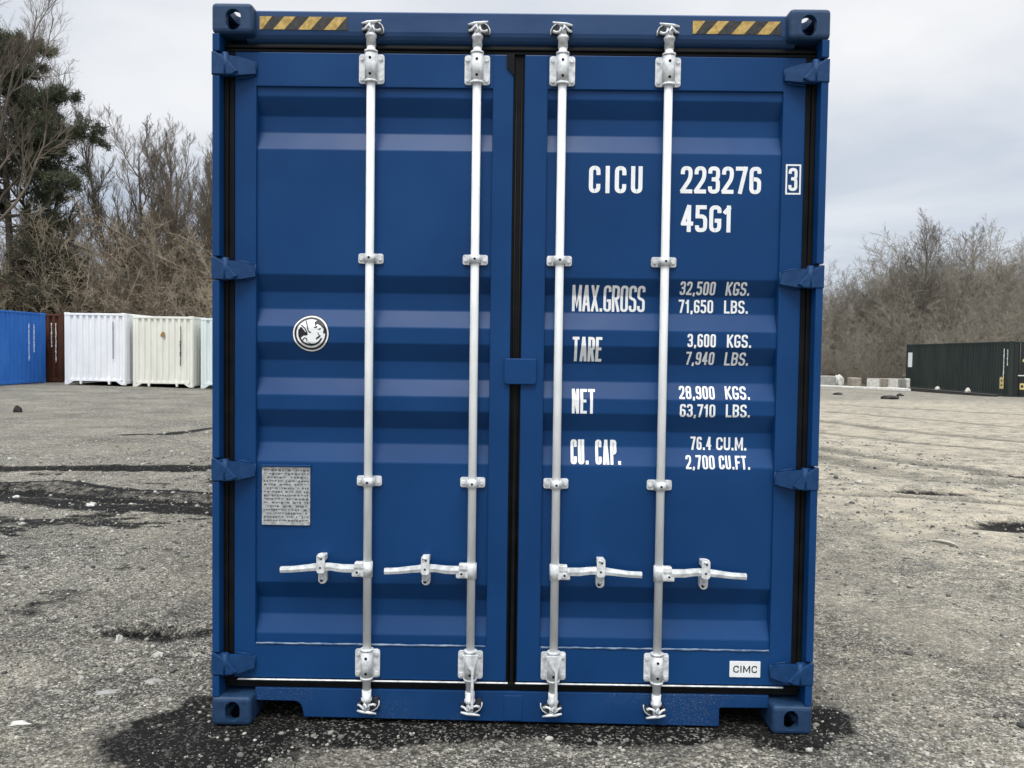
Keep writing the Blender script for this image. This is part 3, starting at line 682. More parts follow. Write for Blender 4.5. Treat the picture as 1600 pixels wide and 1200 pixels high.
def ground_detail(x, y):
    near = np.exp(-((np.abs(x)/16)**4)) * sm((40-y)/25)
    w1, w2 = fbm(x*1.1+4, y*1.1, 4, 11), fbm(x*6, y*6, 4, 23)
    rough_ = .35+.65*sm((1.2-x)/2.4)
    z = near*(.030*w1 + rough_*(.026*w2 + .012*fbm(x*15, y*15, 2, 29))) + near*.016*np.maximum(fbm(x*3.1, y*5.0, 3, 71), 0)
    wx = x + .25*fbm(x*1.5, y*1.5, 3, 3); wy = y + .35*fbm(x*1.2, y*1.2, 3, 5)
    a = seg_d(wx, wy, RUT_A); bb = seg_d(wx, wy, RUT_B)
    ra = np.exp(-(a/.13)**2); rb = np.exp(-(bb/.17)**2)
    ra2 = np.exp(-(a/.30)**4); rb2 = np.maximum(np.exp(-(bb/.17)**4), np.maximum(np.exp(-((bb-.45)/.14)**4)*.9, .52*np.exp(-((bb-.15)/.5)**4)))
    z = z - .05*ra - .06*rb + .03*np.exp(-((a-.32)/.16)**2) + .035*np.exp(-((bb-.38)/.18)**2)
    tr = np.zeros_like(x)
    for t, wf in zip(TRACKS, (1.7, 1., 1.3, .9, 2.2, .8, 1.)):
        q = seg_d(wx, y+.12*fbm(x*1.3, y*.8, 3, 5), t); tr = np.maximum(tr, np.exp(-(q/(.0125*wf*(y+3.3)))**4)*(.55+.9*np.clip(fbm(x*.8, y*.8, 3, 15)+.35, 0, .5)))
    z = z - .022*tr
    rc = np.exp(-(seg_d(wx, wy, RUT_C)/.16)**4)
    pt = np.zeros_like(x)
    for px, py, rx, ry in POTS:
        q = ((wx-px)/rx)**2 + ((wy-py)/ry)**2; pt = np.maximum(pt, np.exp(-q**1.5))
        z = z + .012*np.exp(-(np.sqrt(q)-1.35)**2/.12)*(ry/.2)
    z = z - .09*pt
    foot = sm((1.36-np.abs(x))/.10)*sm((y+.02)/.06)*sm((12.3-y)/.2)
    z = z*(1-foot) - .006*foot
    # stains: damp grit washed off the box, at its front corners and along the sill
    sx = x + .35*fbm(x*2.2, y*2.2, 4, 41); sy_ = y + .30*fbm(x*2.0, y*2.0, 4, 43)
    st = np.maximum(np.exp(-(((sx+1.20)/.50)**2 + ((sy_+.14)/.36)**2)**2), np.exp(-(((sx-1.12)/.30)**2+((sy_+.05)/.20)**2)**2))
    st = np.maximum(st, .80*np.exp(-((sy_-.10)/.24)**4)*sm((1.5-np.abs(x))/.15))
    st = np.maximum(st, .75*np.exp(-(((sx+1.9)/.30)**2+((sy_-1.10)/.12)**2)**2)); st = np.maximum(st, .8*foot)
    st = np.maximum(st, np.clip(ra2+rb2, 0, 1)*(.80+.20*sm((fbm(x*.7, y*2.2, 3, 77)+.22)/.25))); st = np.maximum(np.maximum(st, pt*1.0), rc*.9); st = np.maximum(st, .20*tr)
    st = np.maximum(st, .62*sm((-x-2.2)/.8)*sm((fbm(x*1.6, y*3.4, 4, 61)-.07)/.10)*sm((7.5-y)/1.5))
    dust = np.clip(np.maximum(sm((x-1.5)/2.4)*sm((y-.3)/3.6), .42*sm((x-1.3)/.5)) + .35*sm((fbm(x*.45, y*.45, 3, 91)+.02)/.2)*sm((-x-1.8)/.6)*sm((1.6-y)/1.5), 0, 1)
    dust = dust*(1-.65*sm((y-24)/6))*(.75+.5*(fbm(x*.5, y*1.2, 3, 97)+.2))
    lit = np.maximum(sm((y-46)/4)*sm((np.abs(x)-4)/4), 0)
    return z, np.clip(st, 0, 1), np.clip(dust, 0, 1), lit, tr, sm((3.0-y)/1.5)*(1-pt)*(1-.75*sm((np.abs(x+.05)-.70)/.35))
def axis(a, b_, step, outer, grow=1.13):
    xs = list(np.arange(a, b_, step)); s = step; v = xs[-1]
    while v < outer: s *= grow; v += min(s, 60); xs.append(v)
    s = step; v = xs[0]; neg = []
    return xs, v
def spaced(lo, a, b_, hi_, step, g=1.07):
    mid = list(np.arange(a, b_, step)); up, s, v = [], step, mid[-1]
    while v < hi_: s = min(s*g, 80); v += s; up.append(v)
    dn, s, v = [], step, mid[0]
    while v > lo: s = min(s*g, 80); v -= s; dn.append(v)
    return np.array(dn[::-1]+mid+up)
gx = spaced(-900, -4.6, 5.6, 900, .03, 1.035); gy = spaced(-60, -1.0, 5.2, 1500, .03, 1.016)
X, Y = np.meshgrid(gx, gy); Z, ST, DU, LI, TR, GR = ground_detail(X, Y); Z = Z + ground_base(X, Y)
nx, ny = len(gx), len(gy)
me = bpy.data.meshes.new('ground'); V = np.stack([X.ravel(), Y.ravel(), Z.ravel()], 1)
idx = np.arange(nx*ny).reshape(ny, nx); F = np.stack([idx[:-1, :-1], idx[:-1, 1:], idx[1:, 1:], idx[1:, :-1]], -1).reshape(-1, 4)
def np_mesh(me, V, F, smooth=False):
    k = F.shape[1]
    me.vertices.add(len(V)); me.vertices.foreach_set('co', V.astype(np.float32).ravel())
    me.loops.add(F.size); me.loops.foreach_set('vertex_index', F.astype(np.int32).ravel())
    me.polygons.add(len(F)); me.polygons.foreach_set('loop_start', np.arange(0, F.size, k, dtype=np.int32))
    if smooth: me.polygons.foreach_set('use_smooth', np.ones(len(F), dtype=bool))
    me.update(calc_edges=True); me.validate()
np_mesh(me, V, F, True)
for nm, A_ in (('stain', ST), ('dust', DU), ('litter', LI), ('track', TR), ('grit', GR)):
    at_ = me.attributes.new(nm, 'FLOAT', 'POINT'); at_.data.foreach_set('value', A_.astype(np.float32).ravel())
ground = bpy.data.objects.new('ground', me); COL.objects.link(ground); ground['kind'] = 'structure'
gm = mat('broken_asphalt_and_grit', (.2, .19, .17), 0.92, spec=.12); me.materials.append(gm)
n, l, bsdf = nodes(gm)
tco = n.new('ShaderNodeTexCoord'); P_ = tco.outputs['Object']
def nz_(scale, detail=4, rough=.55):
    q = n.new('ShaderNodeTexNoise'); q.inputs['Scale'].default_value = scale; q.inputs['Detail'].default_value = detail; q.inputs['Roughness'].default_value = rough
    l.new(P_, q.inputs['Vector']); return q.outputs['Fac']
def vor(scale, out='Color', feat='F1'):
    q = n.new('ShaderNodeTexVoronoi'); q.feature = feat; q.inputs['Scale'].default_value = scale; l.new(P_, q.inputs['Vector']); return q.outputs[out]
def mr(v, a, b_, c=0., d_=1.):
    q = n.new('ShaderNodeMapRange'); l.new(v, q.inputs[0]); q.inputs[1].default_value = a; q.inputs[2].default_value = b_; q.inputs[3].default_value = c; q.inputs[4].default_value = d_; return q.outputs[0]
def mth(op, a, b_):
    q = n.new('ShaderNodeMath'); q.operation = op
    for i, u in enumerate((a, b_)):
        if isinstance(u, (int, float)): q.inputs[i].default_value = u
        else: l.new(u, q.inputs[i])
    return q.outputs[0]
def mixc(f, a, b_, mode='MIX'):
    q = n.new('ShaderNodeMix'); q.data_type = 'RGBA'; q.blend_type = mode
    if isinstance(f, (int, float)): q.inputs[0].default_value = f
    else: l.new(f, q.inputs[0])
    for i, u in ((6, a), (7, b_)):
        if isinstance(u, tuple): q.inputs[i].default_value = (*u, 1)
        else: l.new(u, q.inputs[i])
    return q.outputs[2]
def attr(nm): q = n.new('ShaderNodeAttribute'); q.attribute_name = nm; return q.outputs['Fac']
c = mixc(mr(nz_(.8, 6), .35, .65), (.192, .180, .148), (.290, .272, .228))
dustf = mth('MULTIPLY', attr('dust'), mr(nz_(3.5, 6, .6), .25, .6))
pat = mr(nz_(.62, 5, .6), .41, .59, .22, 1.0)
c = mixc(mth('MULTIPLY', mth('SUBTRACT', 1.0, pat), .55), c, (.225, .200, .160))
c = mixc(dustf, c, (.385, .338, .258))
c = mixc(mth('MULTIPLY', attr('track'), mr(nz_(2.2, 4), .3, .6, .6, 1.0)), c, (.115, .104, .082))
# grains: random value per chip, two sizes
def val(v): q = n.new('ShaderNodeSeparateColor'); l.new(v, q.inputs[0]); return q.outputs[0]
g1 = mr(val(vor(95)), 0, 1, .30, 1.80); g2 = mr(val(vor(38)), 0, 1, .72, 1.3)
amt = mr(dustf, 0, .9, 1.0, .26)
g3 = mr(nz_(75, 4, .65), .33, .67, .25, 1.75); g4 = mr(nz_(17, 4, .62), .36, .64, .62, 1.38); g5 = mr(nz_(5.5, 5, .62), .36, .64, .74, 1.26)
gr = mth('MULTIPLY', mth('MULTIPLY', mth('MULTIPLY', g1, g2), mth('MULTIPLY', g3, g4)), g5)
grc = n.new('ShaderNodeCombineColor'); [l.new(gr, grc.inputs[i]) for i in range(3)]
amt = mth('MULTIPLY', amt, mr(pat, .2, 1, .45, 1))
c = mixc(amt, c, mixc(1.0, c, grc.outputs[0], 'MULTIPLY'))
gap_ = mth('MULTIPLY', mr(vor(82, 'Distance'), .34, .62), mr(dustf, .1, .7, .8, .1))
gap_ = mth('MULTIPLY', gap_, pat)
c = mixc(gap_, c, (.060, .058, .053))
crv = mth('MULTIPLY', mr(nz_(13, 6, .68), .45, .36), mr(dustf, .1, .6, .85, .10))
crv = mth('MULTIPLY', crv, mr(pat, .2, 1, .3, 1))
c = mixc(crv, c, (.035, .034, .031))
lump_ = mth('MULTIPLY', mr(nz_(26, 4, .6), .60, .66), mr(dustf, .1, .7, .5, .1))
lump_ = mth('MULTIPLY', lump_, pat)
c = mixc(lump_, c, (.40, .38, .325))
# mid patches, fine dark cracks and crumbs
c = mixc(mr(nz_(2.3, 8, .68), .52, .70, 0, .55), c, (.10, .097, .09))
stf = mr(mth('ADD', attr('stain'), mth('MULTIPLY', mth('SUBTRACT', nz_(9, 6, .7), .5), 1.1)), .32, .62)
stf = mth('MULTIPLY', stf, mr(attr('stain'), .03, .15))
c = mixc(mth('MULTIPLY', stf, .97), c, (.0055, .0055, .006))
# pale grit scattered on the damp ground, denser in places
chip3 = mth('MULTIPLY', mth('MULTIPLY', mr(val(vor(105)), .83, .86), attr('grit')), mr(nz_(1.9, 4, .65), .36, .64, .15, 1.0))
c = mixc(mth('MULTIPLY', mth('MULTIPLY', chip3, stf), .85), c, (.36, .345, .30))
# pale chips lie on top of everything, stains too
chip = mth('MULTIPLY', mr(val(vor(60)), .93, .95), mr(nz_(1.7, 3), .40, .60))
chip = mth('MULTIPLY', chip, mr(stf, 0, 1, 1, .15))
c = mixc(mth('MULTIPLY', chip, .8), c, (.50, .475, .41))
chip2 = mth('MULTIPLY', mr(val(vor(130)), .955, .965), mr(stf, 0, 1, 1, .25))
c = mixc(mth('MULTIPLY', chip2, .7), c, (.48, .47, .43))
c = mixc(mth('MULTIPLY', attr('litter'), mr(nz_(1.2, 6), .2, .5, .7, 1)), c, (.105, .085, .06))
l.new(c, bsdf.inputs['Base Color'])
l.new(mr(stf, 0, 1, .93, .85), bsdf.inputs['Roughness'])
h = mth('ADD', mth('ADD', mth('MULTIPLY', vor(95, 'Distance'), -.010), mth('MULTIPLY', vor(38, 'Distance'), -.018)), mth('MULTIPLY', nz_(22, 5, .65), .022))
bp = n.new('ShaderNodeBump'); bp.inputs['Strength'].default_value = 1.0; bp.inputs['Distance'].default_value = 1.0
h = mth('MULTIPLY', h, mr(dustf, .1, .8, 1, .35))
l.new(h, bp.inputs['Height']); l.new(bp.outputs[0], bsdf.inputs['Normal'])

def gz(x, y):
    a, b_ = np.array([float(x)]), np.array([float(y)])
    return float(ground_detail(a, b_)[0][0] + ground_base(a, b_)[0])

# loose gravel: one mass of small angular stones
rng = np.random.default_rng(3)
def stone_shape(r):
    bmx = bmesh.new(); bmesh.ops.create_icosphere(bmx, subdivisions=1, radius=1)
    v = np.array([q.co[:] for q in bmx.verts]); f = np.array([[q.index for q in p.verts] for p in bmx.faces]); bmx.free()
    return v, f
SV, SF = stone_shape(1)
pts = []
cnt = 0
cx_ = rng.uniform(-7, 7, 330000); cyy = rng.uniform(-.9, 12, 330000)
dep = cyy+3.32; keep = (np.abs(cx_) < dep*.63+.1) & ~((np.abs(cx_) < 1.24) & (cyy > -.03))
keep &= rng.random(330000) < np.clip(2.2/dep, 0, 1)**2*1.3
keep &= vnoise(cx_*1.3, cyy*1.3, 9) + .35*vnoise(cx_*6, cyy*6, 19) > rng.uniform(.25, 1.0, 330000)
cx_, cyy = cx_[keep][:20000], cyy[keep][:20000]
cz_ = ground_detail(cx_, cyy)[0] + ground_base(cx_, cyy)
ns = len(cx_); sz = np.clip(rng.lognormal(-5.35, .5, ns), .0024, .020)*np.clip((cyy+3.3)/4.5, 1, 2.2)
sc3 = sz[:, None]*rng.uniform(.6, 1.3, (ns, 3))*np.array([1, 1, .65]); ang = rng.uniform(0, 6.28, ns)
ve = SV[None]*(1+.35*(rng.random((ns, len(SV), 1))-.5))*sc3[:, None]
xr = ve[..., 0]*np.cos(ang)[:, None]-ve[..., 1]*np.sin(ang)[:, None]; yr = ve[..., 0]*np.sin(ang)[:, None]+ve[..., 1]*np.cos(ang)[:, None]
ve = np.stack([xr+cx_[:, None], yr+cyy[:, None], ve[..., 2]+cz_[:, None]+.2*sz[:, None]], -1)
me = bpy.data.meshes.new('gravel'); np_mesh(me, ve.reshape(-1, 3), (SF[None]+np.arange(ns)[:, None, None]*len(SV)).reshape(-1, 3))
gmat = mat('grey_gravel', (.3, .29, .26), .9, spec=.3)
nn, ll, bb_ = nodes(gmat)
ge = nn.new('ShaderNodeNewGeometry'); rp = nn.new('ShaderNodeValToRGB'); ll.new(ge.outputs['Random Per Island'], rp.inputs[0])
rp.color_ramp.elements[0].color = (.05, .05, .047, 1); rp.color_ramp.elements[1].color = (.50, .48, .43, 1); q_ = rp.color_ramp.elements.new(.6); q_.color = (.24, .23, .205, 1)
ll.new(rp.outputs[0], bb_.inputs['Base Color']); me.materials.append(gmat)
go = bpy.data.objects.new('gravel', me); COL.objects.link(go); go['kind'] = 'stuff'; go['label'] = 'loose grey grit and small stones strewn over the broken asphalt'

# single stones and debris one can point to
def lump(name, label, cat, x, y, sx, sy_, sz_, m, seed, rz=0, group=None):
    rn = random.Random(seed); bmx = bmesh.new(); bmesh.ops.create_icosphere(bmx, subdivisions=3, radius=1)
    ph = [rn.uniform(0, 9) for _ in range(6)]
    for v in bmx.verts:
        c_ = v.co; k = 1+.22*math.sin(3*c_.x+ph[0])*math.cos(2.6*c_.y+ph[1])+.14*math.sin(6*c_.y+ph[2]+3*c_.z)+.08*math.sin(9*c_.x+ph[3])
        c_ = c_*k; c_.z = max(c_.z, -.5)
        v.co = Vector((c_.x*sx, c_.y*sy_, (c_.z+.5)*sz_))
    b = MB(); b.bm.free(); b.bm = bmx
    o = b.build(name, m); o.location = (x, y, gz(x, y)-.012); o.rotation_euler = (0, 0, rz)
    return tag(o, label, cat, group)
lump('stone', 'flat white stone lying on the asphalt left of the blue container', 'stone', -1.77, .78, .032, .022, .020, 'pale_stone', 1, .2, 'pale stones on the asphalt')
lump('stone', 'small upright pale stone behind the flat white one', 'stone', -2.05, .95, .017, .016, .034, 'pale_stone', 2, 0, 'pale stones on the asphalt')
lump('stone', 'pale slab of stone at the lower left edge of the yard', 'stone', -1.99, -.02, .042, .020, .014, 'pale_stone', 3, .3, 'pale stones on the asphalt')
lump('stone', 'long grey stone half sunk in the grit below the flat white one', 'stone', -1.80, .32, .06, .030, .014, 'concrete', 4, .3, 'pale stones on the asphalt')
lump('stone', 'broad grey stone half sunk beside the long grey one', 'stone', -1.66, .46, .045, .026, .013, 'concrete', 8, .1, 'pale stones on the asphalt')
lump('stone', 'white stone at the near edge of the dark rut on the left', 'stone', -4.05, 4.55, .045, .032, .028, 'pale_stone', 5, .1, 'pale stones on the asphalt')
lump('stone', 'pale stone left of the white one beside the dark rut', 'stone', -4.95, 4.85, .034, .028, .024, 'pale_stone', 6, .4, 'pale stones on the asphalt')
lump('rubber_block', 'dark square lump lying alone on the grey ground before the bright blue container', 'block', -11.71, 16.07, .075, .075, .11, 'dark_stone', 7)
lump('rubble', 'dark lump of rubble on the pale ground right of the blue container', 'rubble', 13.3, 31.3, .17, .12, .07, 'dark_stone', 11, 0, 'rubble lumps')
lump('rubble', 'long dark heap of rubble before the concrete blocks', 'rubble', 14.1, 28.2, .30, .18, .10, 'dark_stone', 12, .1, 'rubble lumps')
lump('rubble', 'small dark lump beside the long rubble heap', 'rubble', 15.7, 30.9, .14, .11, .07, 'dark_stone', 13, 0, 'rubble lumps')
b = MB(); b.tube([(-.11, 0, .016), (-.04, .012, .020), (.03, .004, .018), (.10, -.03, .012)], [.008, .013, .012, .005], 8)
o = b.build('stick', 'pale_wood'); o.location = (3.56, 3.5, gz(3.56, 3.5)); o.rotation_euler = (0, 0, R(-50)); tag(o, 'pale broken stick lying on the asphalt to the right', 'stick')

# ================================================================ CONTAINERS IN THE BACKGROUND
def far_container(name, label, m, loc, rz, L=12.192, H=2.896, feet=True, end_style='corr', group='containers along the far edge of the yard'):
    """front end at local y=0, box runs to +y"""
    r = thing(name, label, 'shipping container', loc, rz, group)
    for sx in (-1, 1):
        b = MB(); add_sheet(b, *corr_wall(sx*1.205, sx*1.168, .17, L-.17, .17, H-.07)); b.build('side_wall', m, r)
        MB().box(min(sx*1.15, sx*1.216), max(sx*1.15, sx*1.216), .18, L-.18, H-.08, H-.012, .006, 1).build('top_rail', m, r)
        MB().box(min(sx*1.15, sx*1.216), max(sx*1.15, sx*1.216), .18, L-.18, .05, .18, .006, 1).build('bottom_rail', m, r)
        for yb in (0, L-.16):
            MB().box(min(sx*1.10, sx*1.217), max(sx*1.10, sx*1.217), yb+.003, yb+.157, .11, H-.11, .012, 1).build('corner_post', m, r)
            for z0 in (0, H-.118):
                MB().box(min(sx*1.057, sx*1.219), max(sx*1.057, sx*1.219), yb-.009, yb+.169, z0, z0+.118, .012, 2).build('corner_casting', m, r)
    b = MB(); b.box(-1.149, 1.149, .05, L-.05, H-.035, H-.02); b.build('roof', m, r)
    MB().box(-1.14, 1.14, .2, L-.1, .10, .16).build('floor_frame', 'underside', r)
    for yb, s in ((0, 1), (L, -1)):
        b = MB(); pts = [(yy_, xx_) for k in range(9) for yy_, xx_ in ((.010, -1.099+.244*k), (.010, -1.099+.244*k+.10), (.075, -1.099+.244*k+.135), (.075, -1.099+.244*k+.21))] + [(.010, 1.099)]
        lo = [b.bm.verts.new((x, yb+s*y, .15)) for y, x in pts]; hi_ = [b.bm.verts.new((x, yb+s*y, H-.10)) for y, x in pts]
        for i in range(len(pts)-1): b.bm.faces.new((lo[i], lo[i+1], hi_[i+1], hi_[i]))
        b.build('end_wall', m, r)
        b = MB(); b.box(-1.10, 1.10, min(yb, yb+s*.1), max(yb, yb+s*.1), H-.11, H-.02, .01, 1); b.build('header', m, r)
        b = MB()
        if feet:
            b.prism([(-1.06, .02), (-.98, .06), (-.86, .15), (-.62, .15), (-.60, .03), (-.54, .03), (-.52, .15), (.52, .15), (.54, .03), (.60, .03), (.62, .15), (.86, .15), (.98, .06), (1.06, .02), (1.06, .22), (-1.06, .22)], 'y', min(yb-s*.002, yb+s*.1), max(yb-s*.002, yb+s*.1))
        else: b.box(-1.06, 1.06, min(yb-s*.002, yb+s*.1), max(yb-s*.002, yb+s*.1), .03, .18, .01, 1)
        b.build('sill', m, r)
    return r
def marks(parent, m, plane, u0, z0, z1, w, seed, off):
    """a column of small upright marks too far off to read"""
    rn = random.Random(seed); b = MB(); z = z1
    while z > z0:
        h = rn.uniform(.04, .09)
        a, c_ = u0+rn.uniform(-.01, w*.25), u0+w*rn.uniform(.55, 1.0)
        if plane == 'side': b.box(min(off, off+.004), max(off, off+.004), a, c_, z-h, z)
        else: b.box(a, c_, off-.004, off, z-h, z)
        z -= h + rn.uniform(.012, .02)
    return b.build('marking', m, parent)
far_z = lambda x, y: float(ground_base(np.array([x]), np.array([y]))[0])
c1 = far_container('shipping_container', 'white container end-on behind the yard, between the rust-brown and the cream ones', 'white_paint', (-17.01, 30.0, .045), 0)
b = MB(); b.box(.73, .755, .004, .008, 1.05, 2.55); b.build('marking', 'decal_black', c1)
c2 = far_container('shipping_container', 'cream container end-on with a small brown emblem near its top', 'cream_paint', (-14.42, 30.35, -.035), 0)
b = MB(); b.box(.72, .75, .002, .006, 1.2, 2.5); marks(c2, 'decal_black', 'front', .70, .9, 1.9, .05, 4, .004); b.build('marking', 'plate_mark', c2)
m_em = MB(); m_em.prism(circ(.02, 2.18, .075, 14), 'y', -.004, .008); m_em.prism(circ(-.03, 2.11, .06, 12), 'y', -.0046, .0074)
m_em.prism(circ(.055, 2.105, .05, 12), 'y', -.0052, .0068); m_em.build('emblem', mat('brown_emblem', (.30, .19, .05), .6), c2)
c3 = far_container('shipping_container', 'pale green-white container end-on, half hidden by the blue container', 'pale_paint', (-11.75, 30.6, -.075), 0)
c4 = far_container('shipping_container', 'rust-brown container wedged between the bright blue and the white ones', 'rust_paint', (-20.38, 31.45, .05), 0, feet=False)
marks(c4, 'letter', 'front', .98, .9, 2.5, .05, 6, .004); marks(c4, 'letter', 'front', .80, 1.5, 2.5, .05, 7, .004)
c5 = far_container('shipping_container', 'bright blue container showing its long side at the left edge of the yard', 'azure_paint', (-20.76, 18.75, .035), R(-.15), feet=False)
marks(c5, 'letter', 'side', 11.0, 1.0, 2.45, .07, 8, 1.207); marks(c5, 'letter', 'side', 11.35, 1.35, 2.4, .07, 9, 1.207)
# dark green container on the right, long side towards the yard
c6 = far_container('shipping_container', 'dark green container at the right edge, its long side facing the yard', 'dark_green', (23.31, 34.05, -.20), R(-4.5), H=2.591, feet=False)
MB().box(-1.2125, -1.2075, 11.30, 11.92, 1.25, 2.10).build('placard', 'letter', c6)
marks(c6, 'letter', 'side', .62, .95, 2.25, .10, 10, -1.2115); marks(c6, 'letter', 'side', .30, 1.55, 2.2, .10, 12, -1.2115)
MB().box(-1.2125, -1.2075, .62, .98, .42, .95).build('warning_sticker', 'label_yellow', c6)
b = MB()
for k in range(2): b.box(-1.2145, -1.2128, .72, .88, .55+.2*k, .62+.2*k)
b.build_each('sticker_mark', 'decal_black', c6)
b = MB()
MB().box(.02, 1.09, -.006, .008, .2, 2.46, .006, 1).build('door', 'black_end', c6); b.box(-1.09, -.02, -.006, .008, .2, 2.46, .006, 1); dd = b.build('door', 'black_end', c6)
b = MB()
for x in (-.85, -.35, .35, .85): b.tube([(x, -.03, .12), (x, -.03, 2.5)], .018, 8)
b.build_each('locking_bar', 'galv_dark', dd)
b = MB(); b.box(-.92, -.30, -.05, -.03, 1.02, 1.07, .006, 1); b.box(.30, .92, -.05, -.03, 1.02, 1.07, .006, 1); b.build_each('door_handle', 'galv', dd)
MB().prism(circ(-.66, 1.72, .075, 16), 'y', -.012, -.0065).build('round_sticker', 'label_yellow', dd)
MB().prism(rrect(-.84, -.60, .42, .70, .05), 'y', -.012, -.0065).build('square_sticker', 'label_yellow', dd)
MB().prism(circ(-.72, .56, .06, 12), 'y', -.016, -.0125).build('square_sticker_mark', 'decal_black', dd)
MB().prism(circ(-.46, .16, .10, 16), 'y', -.012, -.0065).build('round_plate', 'galv', dd)

# dark timber and scraps along the dark container
o = MB().box(-3.9, 3.9, -.14, .14, 0, .20, .03, 2).build('timber_baulk', 'timber'); o.location = (21.30, 37.9, -.21); o.rotation_euler = (0, 0, R(91.0)); tag(o, 'long black timber lying at the foot of the dark green container', 'timber')
lump('scrap_piece', 'white scrap standing on the black timber, nearer the yard corner', 'scrap', 21.2, 36.0, .13, .12, .13, 'pale_stone', 21, 0, 'pale scraps by the black timber').location.z = -.02
lump('scrap_piece', 'pale scrap on the far half of the black timber', 'scrap', 21.25, 38.9, .12, .12, .11, 'pale_stone', 22, 0, 'pale scraps by the black timber').location.z = -.02
o = MB().box(-1.1, 1.1, -.10, .10, 0, .10, .02, 1).build('broken_board', 'pale_wood'); o.location = (21.0, 42.6, -.17); o.rotation_euler = (0, 0, R(100)); tag(o, 'pale board lying at the far foot of the dark green container', 'board')

# concrete blocks at the far side of the yard
def block(label, x0, x1, d, h, m, end_m=None, rz=0, y=45.0, rnd_=.04, seed=0):
    w = x1-x0; z = far_z((x0+x1)/2, y)-.02
    r = thing('concrete_block', label, 'concrete block', ((x0+x1)/2, y, z), rz, 'concrete blocks along the far edge')
    MB().box(-w/2, w/2, -d/2, d/2, 0, h, rnd_, 3).build('block_body', m, r)
    if end_m:
        MB().box(-w/2-.006, -w/2-.001, -d/2+.04, d/2-.04, .04, h-.04, .002, 1).build('painted_end', end_m, r)
    MB().tube([(-w*.2, 0, h-.03), (-w*.2, 0, h+.05), (w*.2, 0, h+.05), (w*.2, 0, h-.03)], .014, 6).build('lifting_loop', 'galv_dark', r)
    return r
block('long grey concrete block beside the right edge of the blue container', 16.6, 18.30, .7, .56, 'concrete')
lump('boulder', 'rounded white boulder between the long grey block and the brush', 'boulder', 18.55, 44.9, .22, .3, .42, 'pale_stone', 31)
block('tan concrete block standing alone in the brush', 19.30, 19.85, .7, .56, 'concrete_tan', y=45.2)
block('tan concrete block with a pale end, nearest the middle of the row', 20.45, 21.20, .9, .58, 'concrete_tan', 'concrete_white', R(30))
block('dark grey concrete block with a bright white end next to the dark green container', 21.40, 22.25, .95, .60, 'concrete', 'concrete_white', R(32), y=44.9)
block('narrow white concrete block in the corner of the dark green container', 22.27, 22.45, .4, .62, 'concrete_white', y=44.6)
o = MB().box(-3.4, 3.4, -.12, .12, -.05, .12, .02, 2).build('kerb', 'concrete_white'); o.location = (17.6, 41.9, -.10); o.rotation_euler = (0, R(1.2), R(-14)); tag(o, 'low pale concrete kerb lying before the concrete blocks', 'kerb')

# ================================================================ TREES
def tubes_np(polys):
    """polys: list of (points Nx3, radii N, sides) -> vertices, quads"""
    VV, FF, off = [], [], 0
    for pts, rad, k in polys:
        p = np.asarray(pts, float); rr = np.asarray(rad, float); m_ = len(p)
        d = np.gradient(p, axis=0); d /= np.linalg.norm(d, axis=1)[:, None]+1e-9
        ref = np.array([.31, .87, .38]) if abs(d[0] @ np.array([.31, .87, .38])) < .9 else np.array([1., 0, 0])
        a = np.cross(d, ref); a /= np.linalg.norm(a, axis=1)[:, None]+1e-9; b_ = np.cross(d, a)
        t = np.arange(k)*2*np.pi/k
        ring = p[:, None]+rr[:, None, None]*(a[:, None]*np.cos(t)[None, :, None]+b_[:, None]*np.sin(t)[None, :, None])
        VV.append(ring.reshape(-1, 3)); i = np.arange(m_-1)[:, None]*k; j = np.arange(k)[None]; jn = (j+1) % k
        FF.append((np.stack([i+j, i+jn, i+k+jn, i+k+j], -1)+off).reshape(-1, 4)); off += m_*k
    return np.concatenate(VV), np.concatenate(FF)
def unit(v): return v/(np.linalg.norm(v)+1e-9)
class Tree:
    def __init__(s, seed, wiggle=.14, lift=.10): s.r = np.random.default_rng(seed); s.trunk = []; s.crown = []; s.tips = []; s.w = wiggle; s.lift = lift
    def branch(s, p, d, L, r0, r1, nseg, sides, store, lift):
        pts, rad = [p], [r0]
        for k in range(nseg):
            d = unit(d + s.r.normal(0, s.w, 3) + np.array([0, 0, lift])); p = p + d*L/nseg; pts.append(p); rad.append(r0+(r1-r0)*(k+1)/nseg)
        store.append((pts, rad, sides)); return pts, rad, d
    def kids(s, pts, rad, lev, cfg, L):
        if lev >= len(cfg): s.tips.append(pts[-1]); return
        nk, a0, a1, lf, rf, nseg, sides, t0 = cfg[lev]
        nk = max(1, int(round(nk*s.r.uniform(.75, 1.25))))
        pts = np.array(pts)
        for k in range(nk):
            t = t0 + (1-t0)*(k+s.r.random())/nk if lev else t0+(1-t0)*((k+s.r.random())/nk)**.85
            f = t*(len(pts)-1); i = min(int(f), len(pts)-2); p = pts[i]+(pts[i+1]-pts[i])*(f-i)
            ax = unit(pts[i+1]-pts[i]); q = unit(np.cross(ax, unit(s.r.normal(0, 1, 3))))
            an = R(s.r.uniform(a0, a1)); d = ax*math.cos(an)+q*math.sin(an)
            LL = L*lf*s.r.uniform(.6, 1.15)*(1.1-.5*t); r0 = max(rad[i]*rf, .0045); r1 = max(r0*.45, .0038)
            cp, cr_, cd = s.branch(p, d, LL, r0, r1, nseg, sides, s.crown, s.lift)
            s.kids(cp, cr_, lev+1, cfg, LL)
def crown_mesh(name, polys, m):
    V_, F_ = tubes_np(polys); me = bpy.data.meshes.new(name); np_mesh(me, V_, F_); me.materials.append(MT[m]); return me
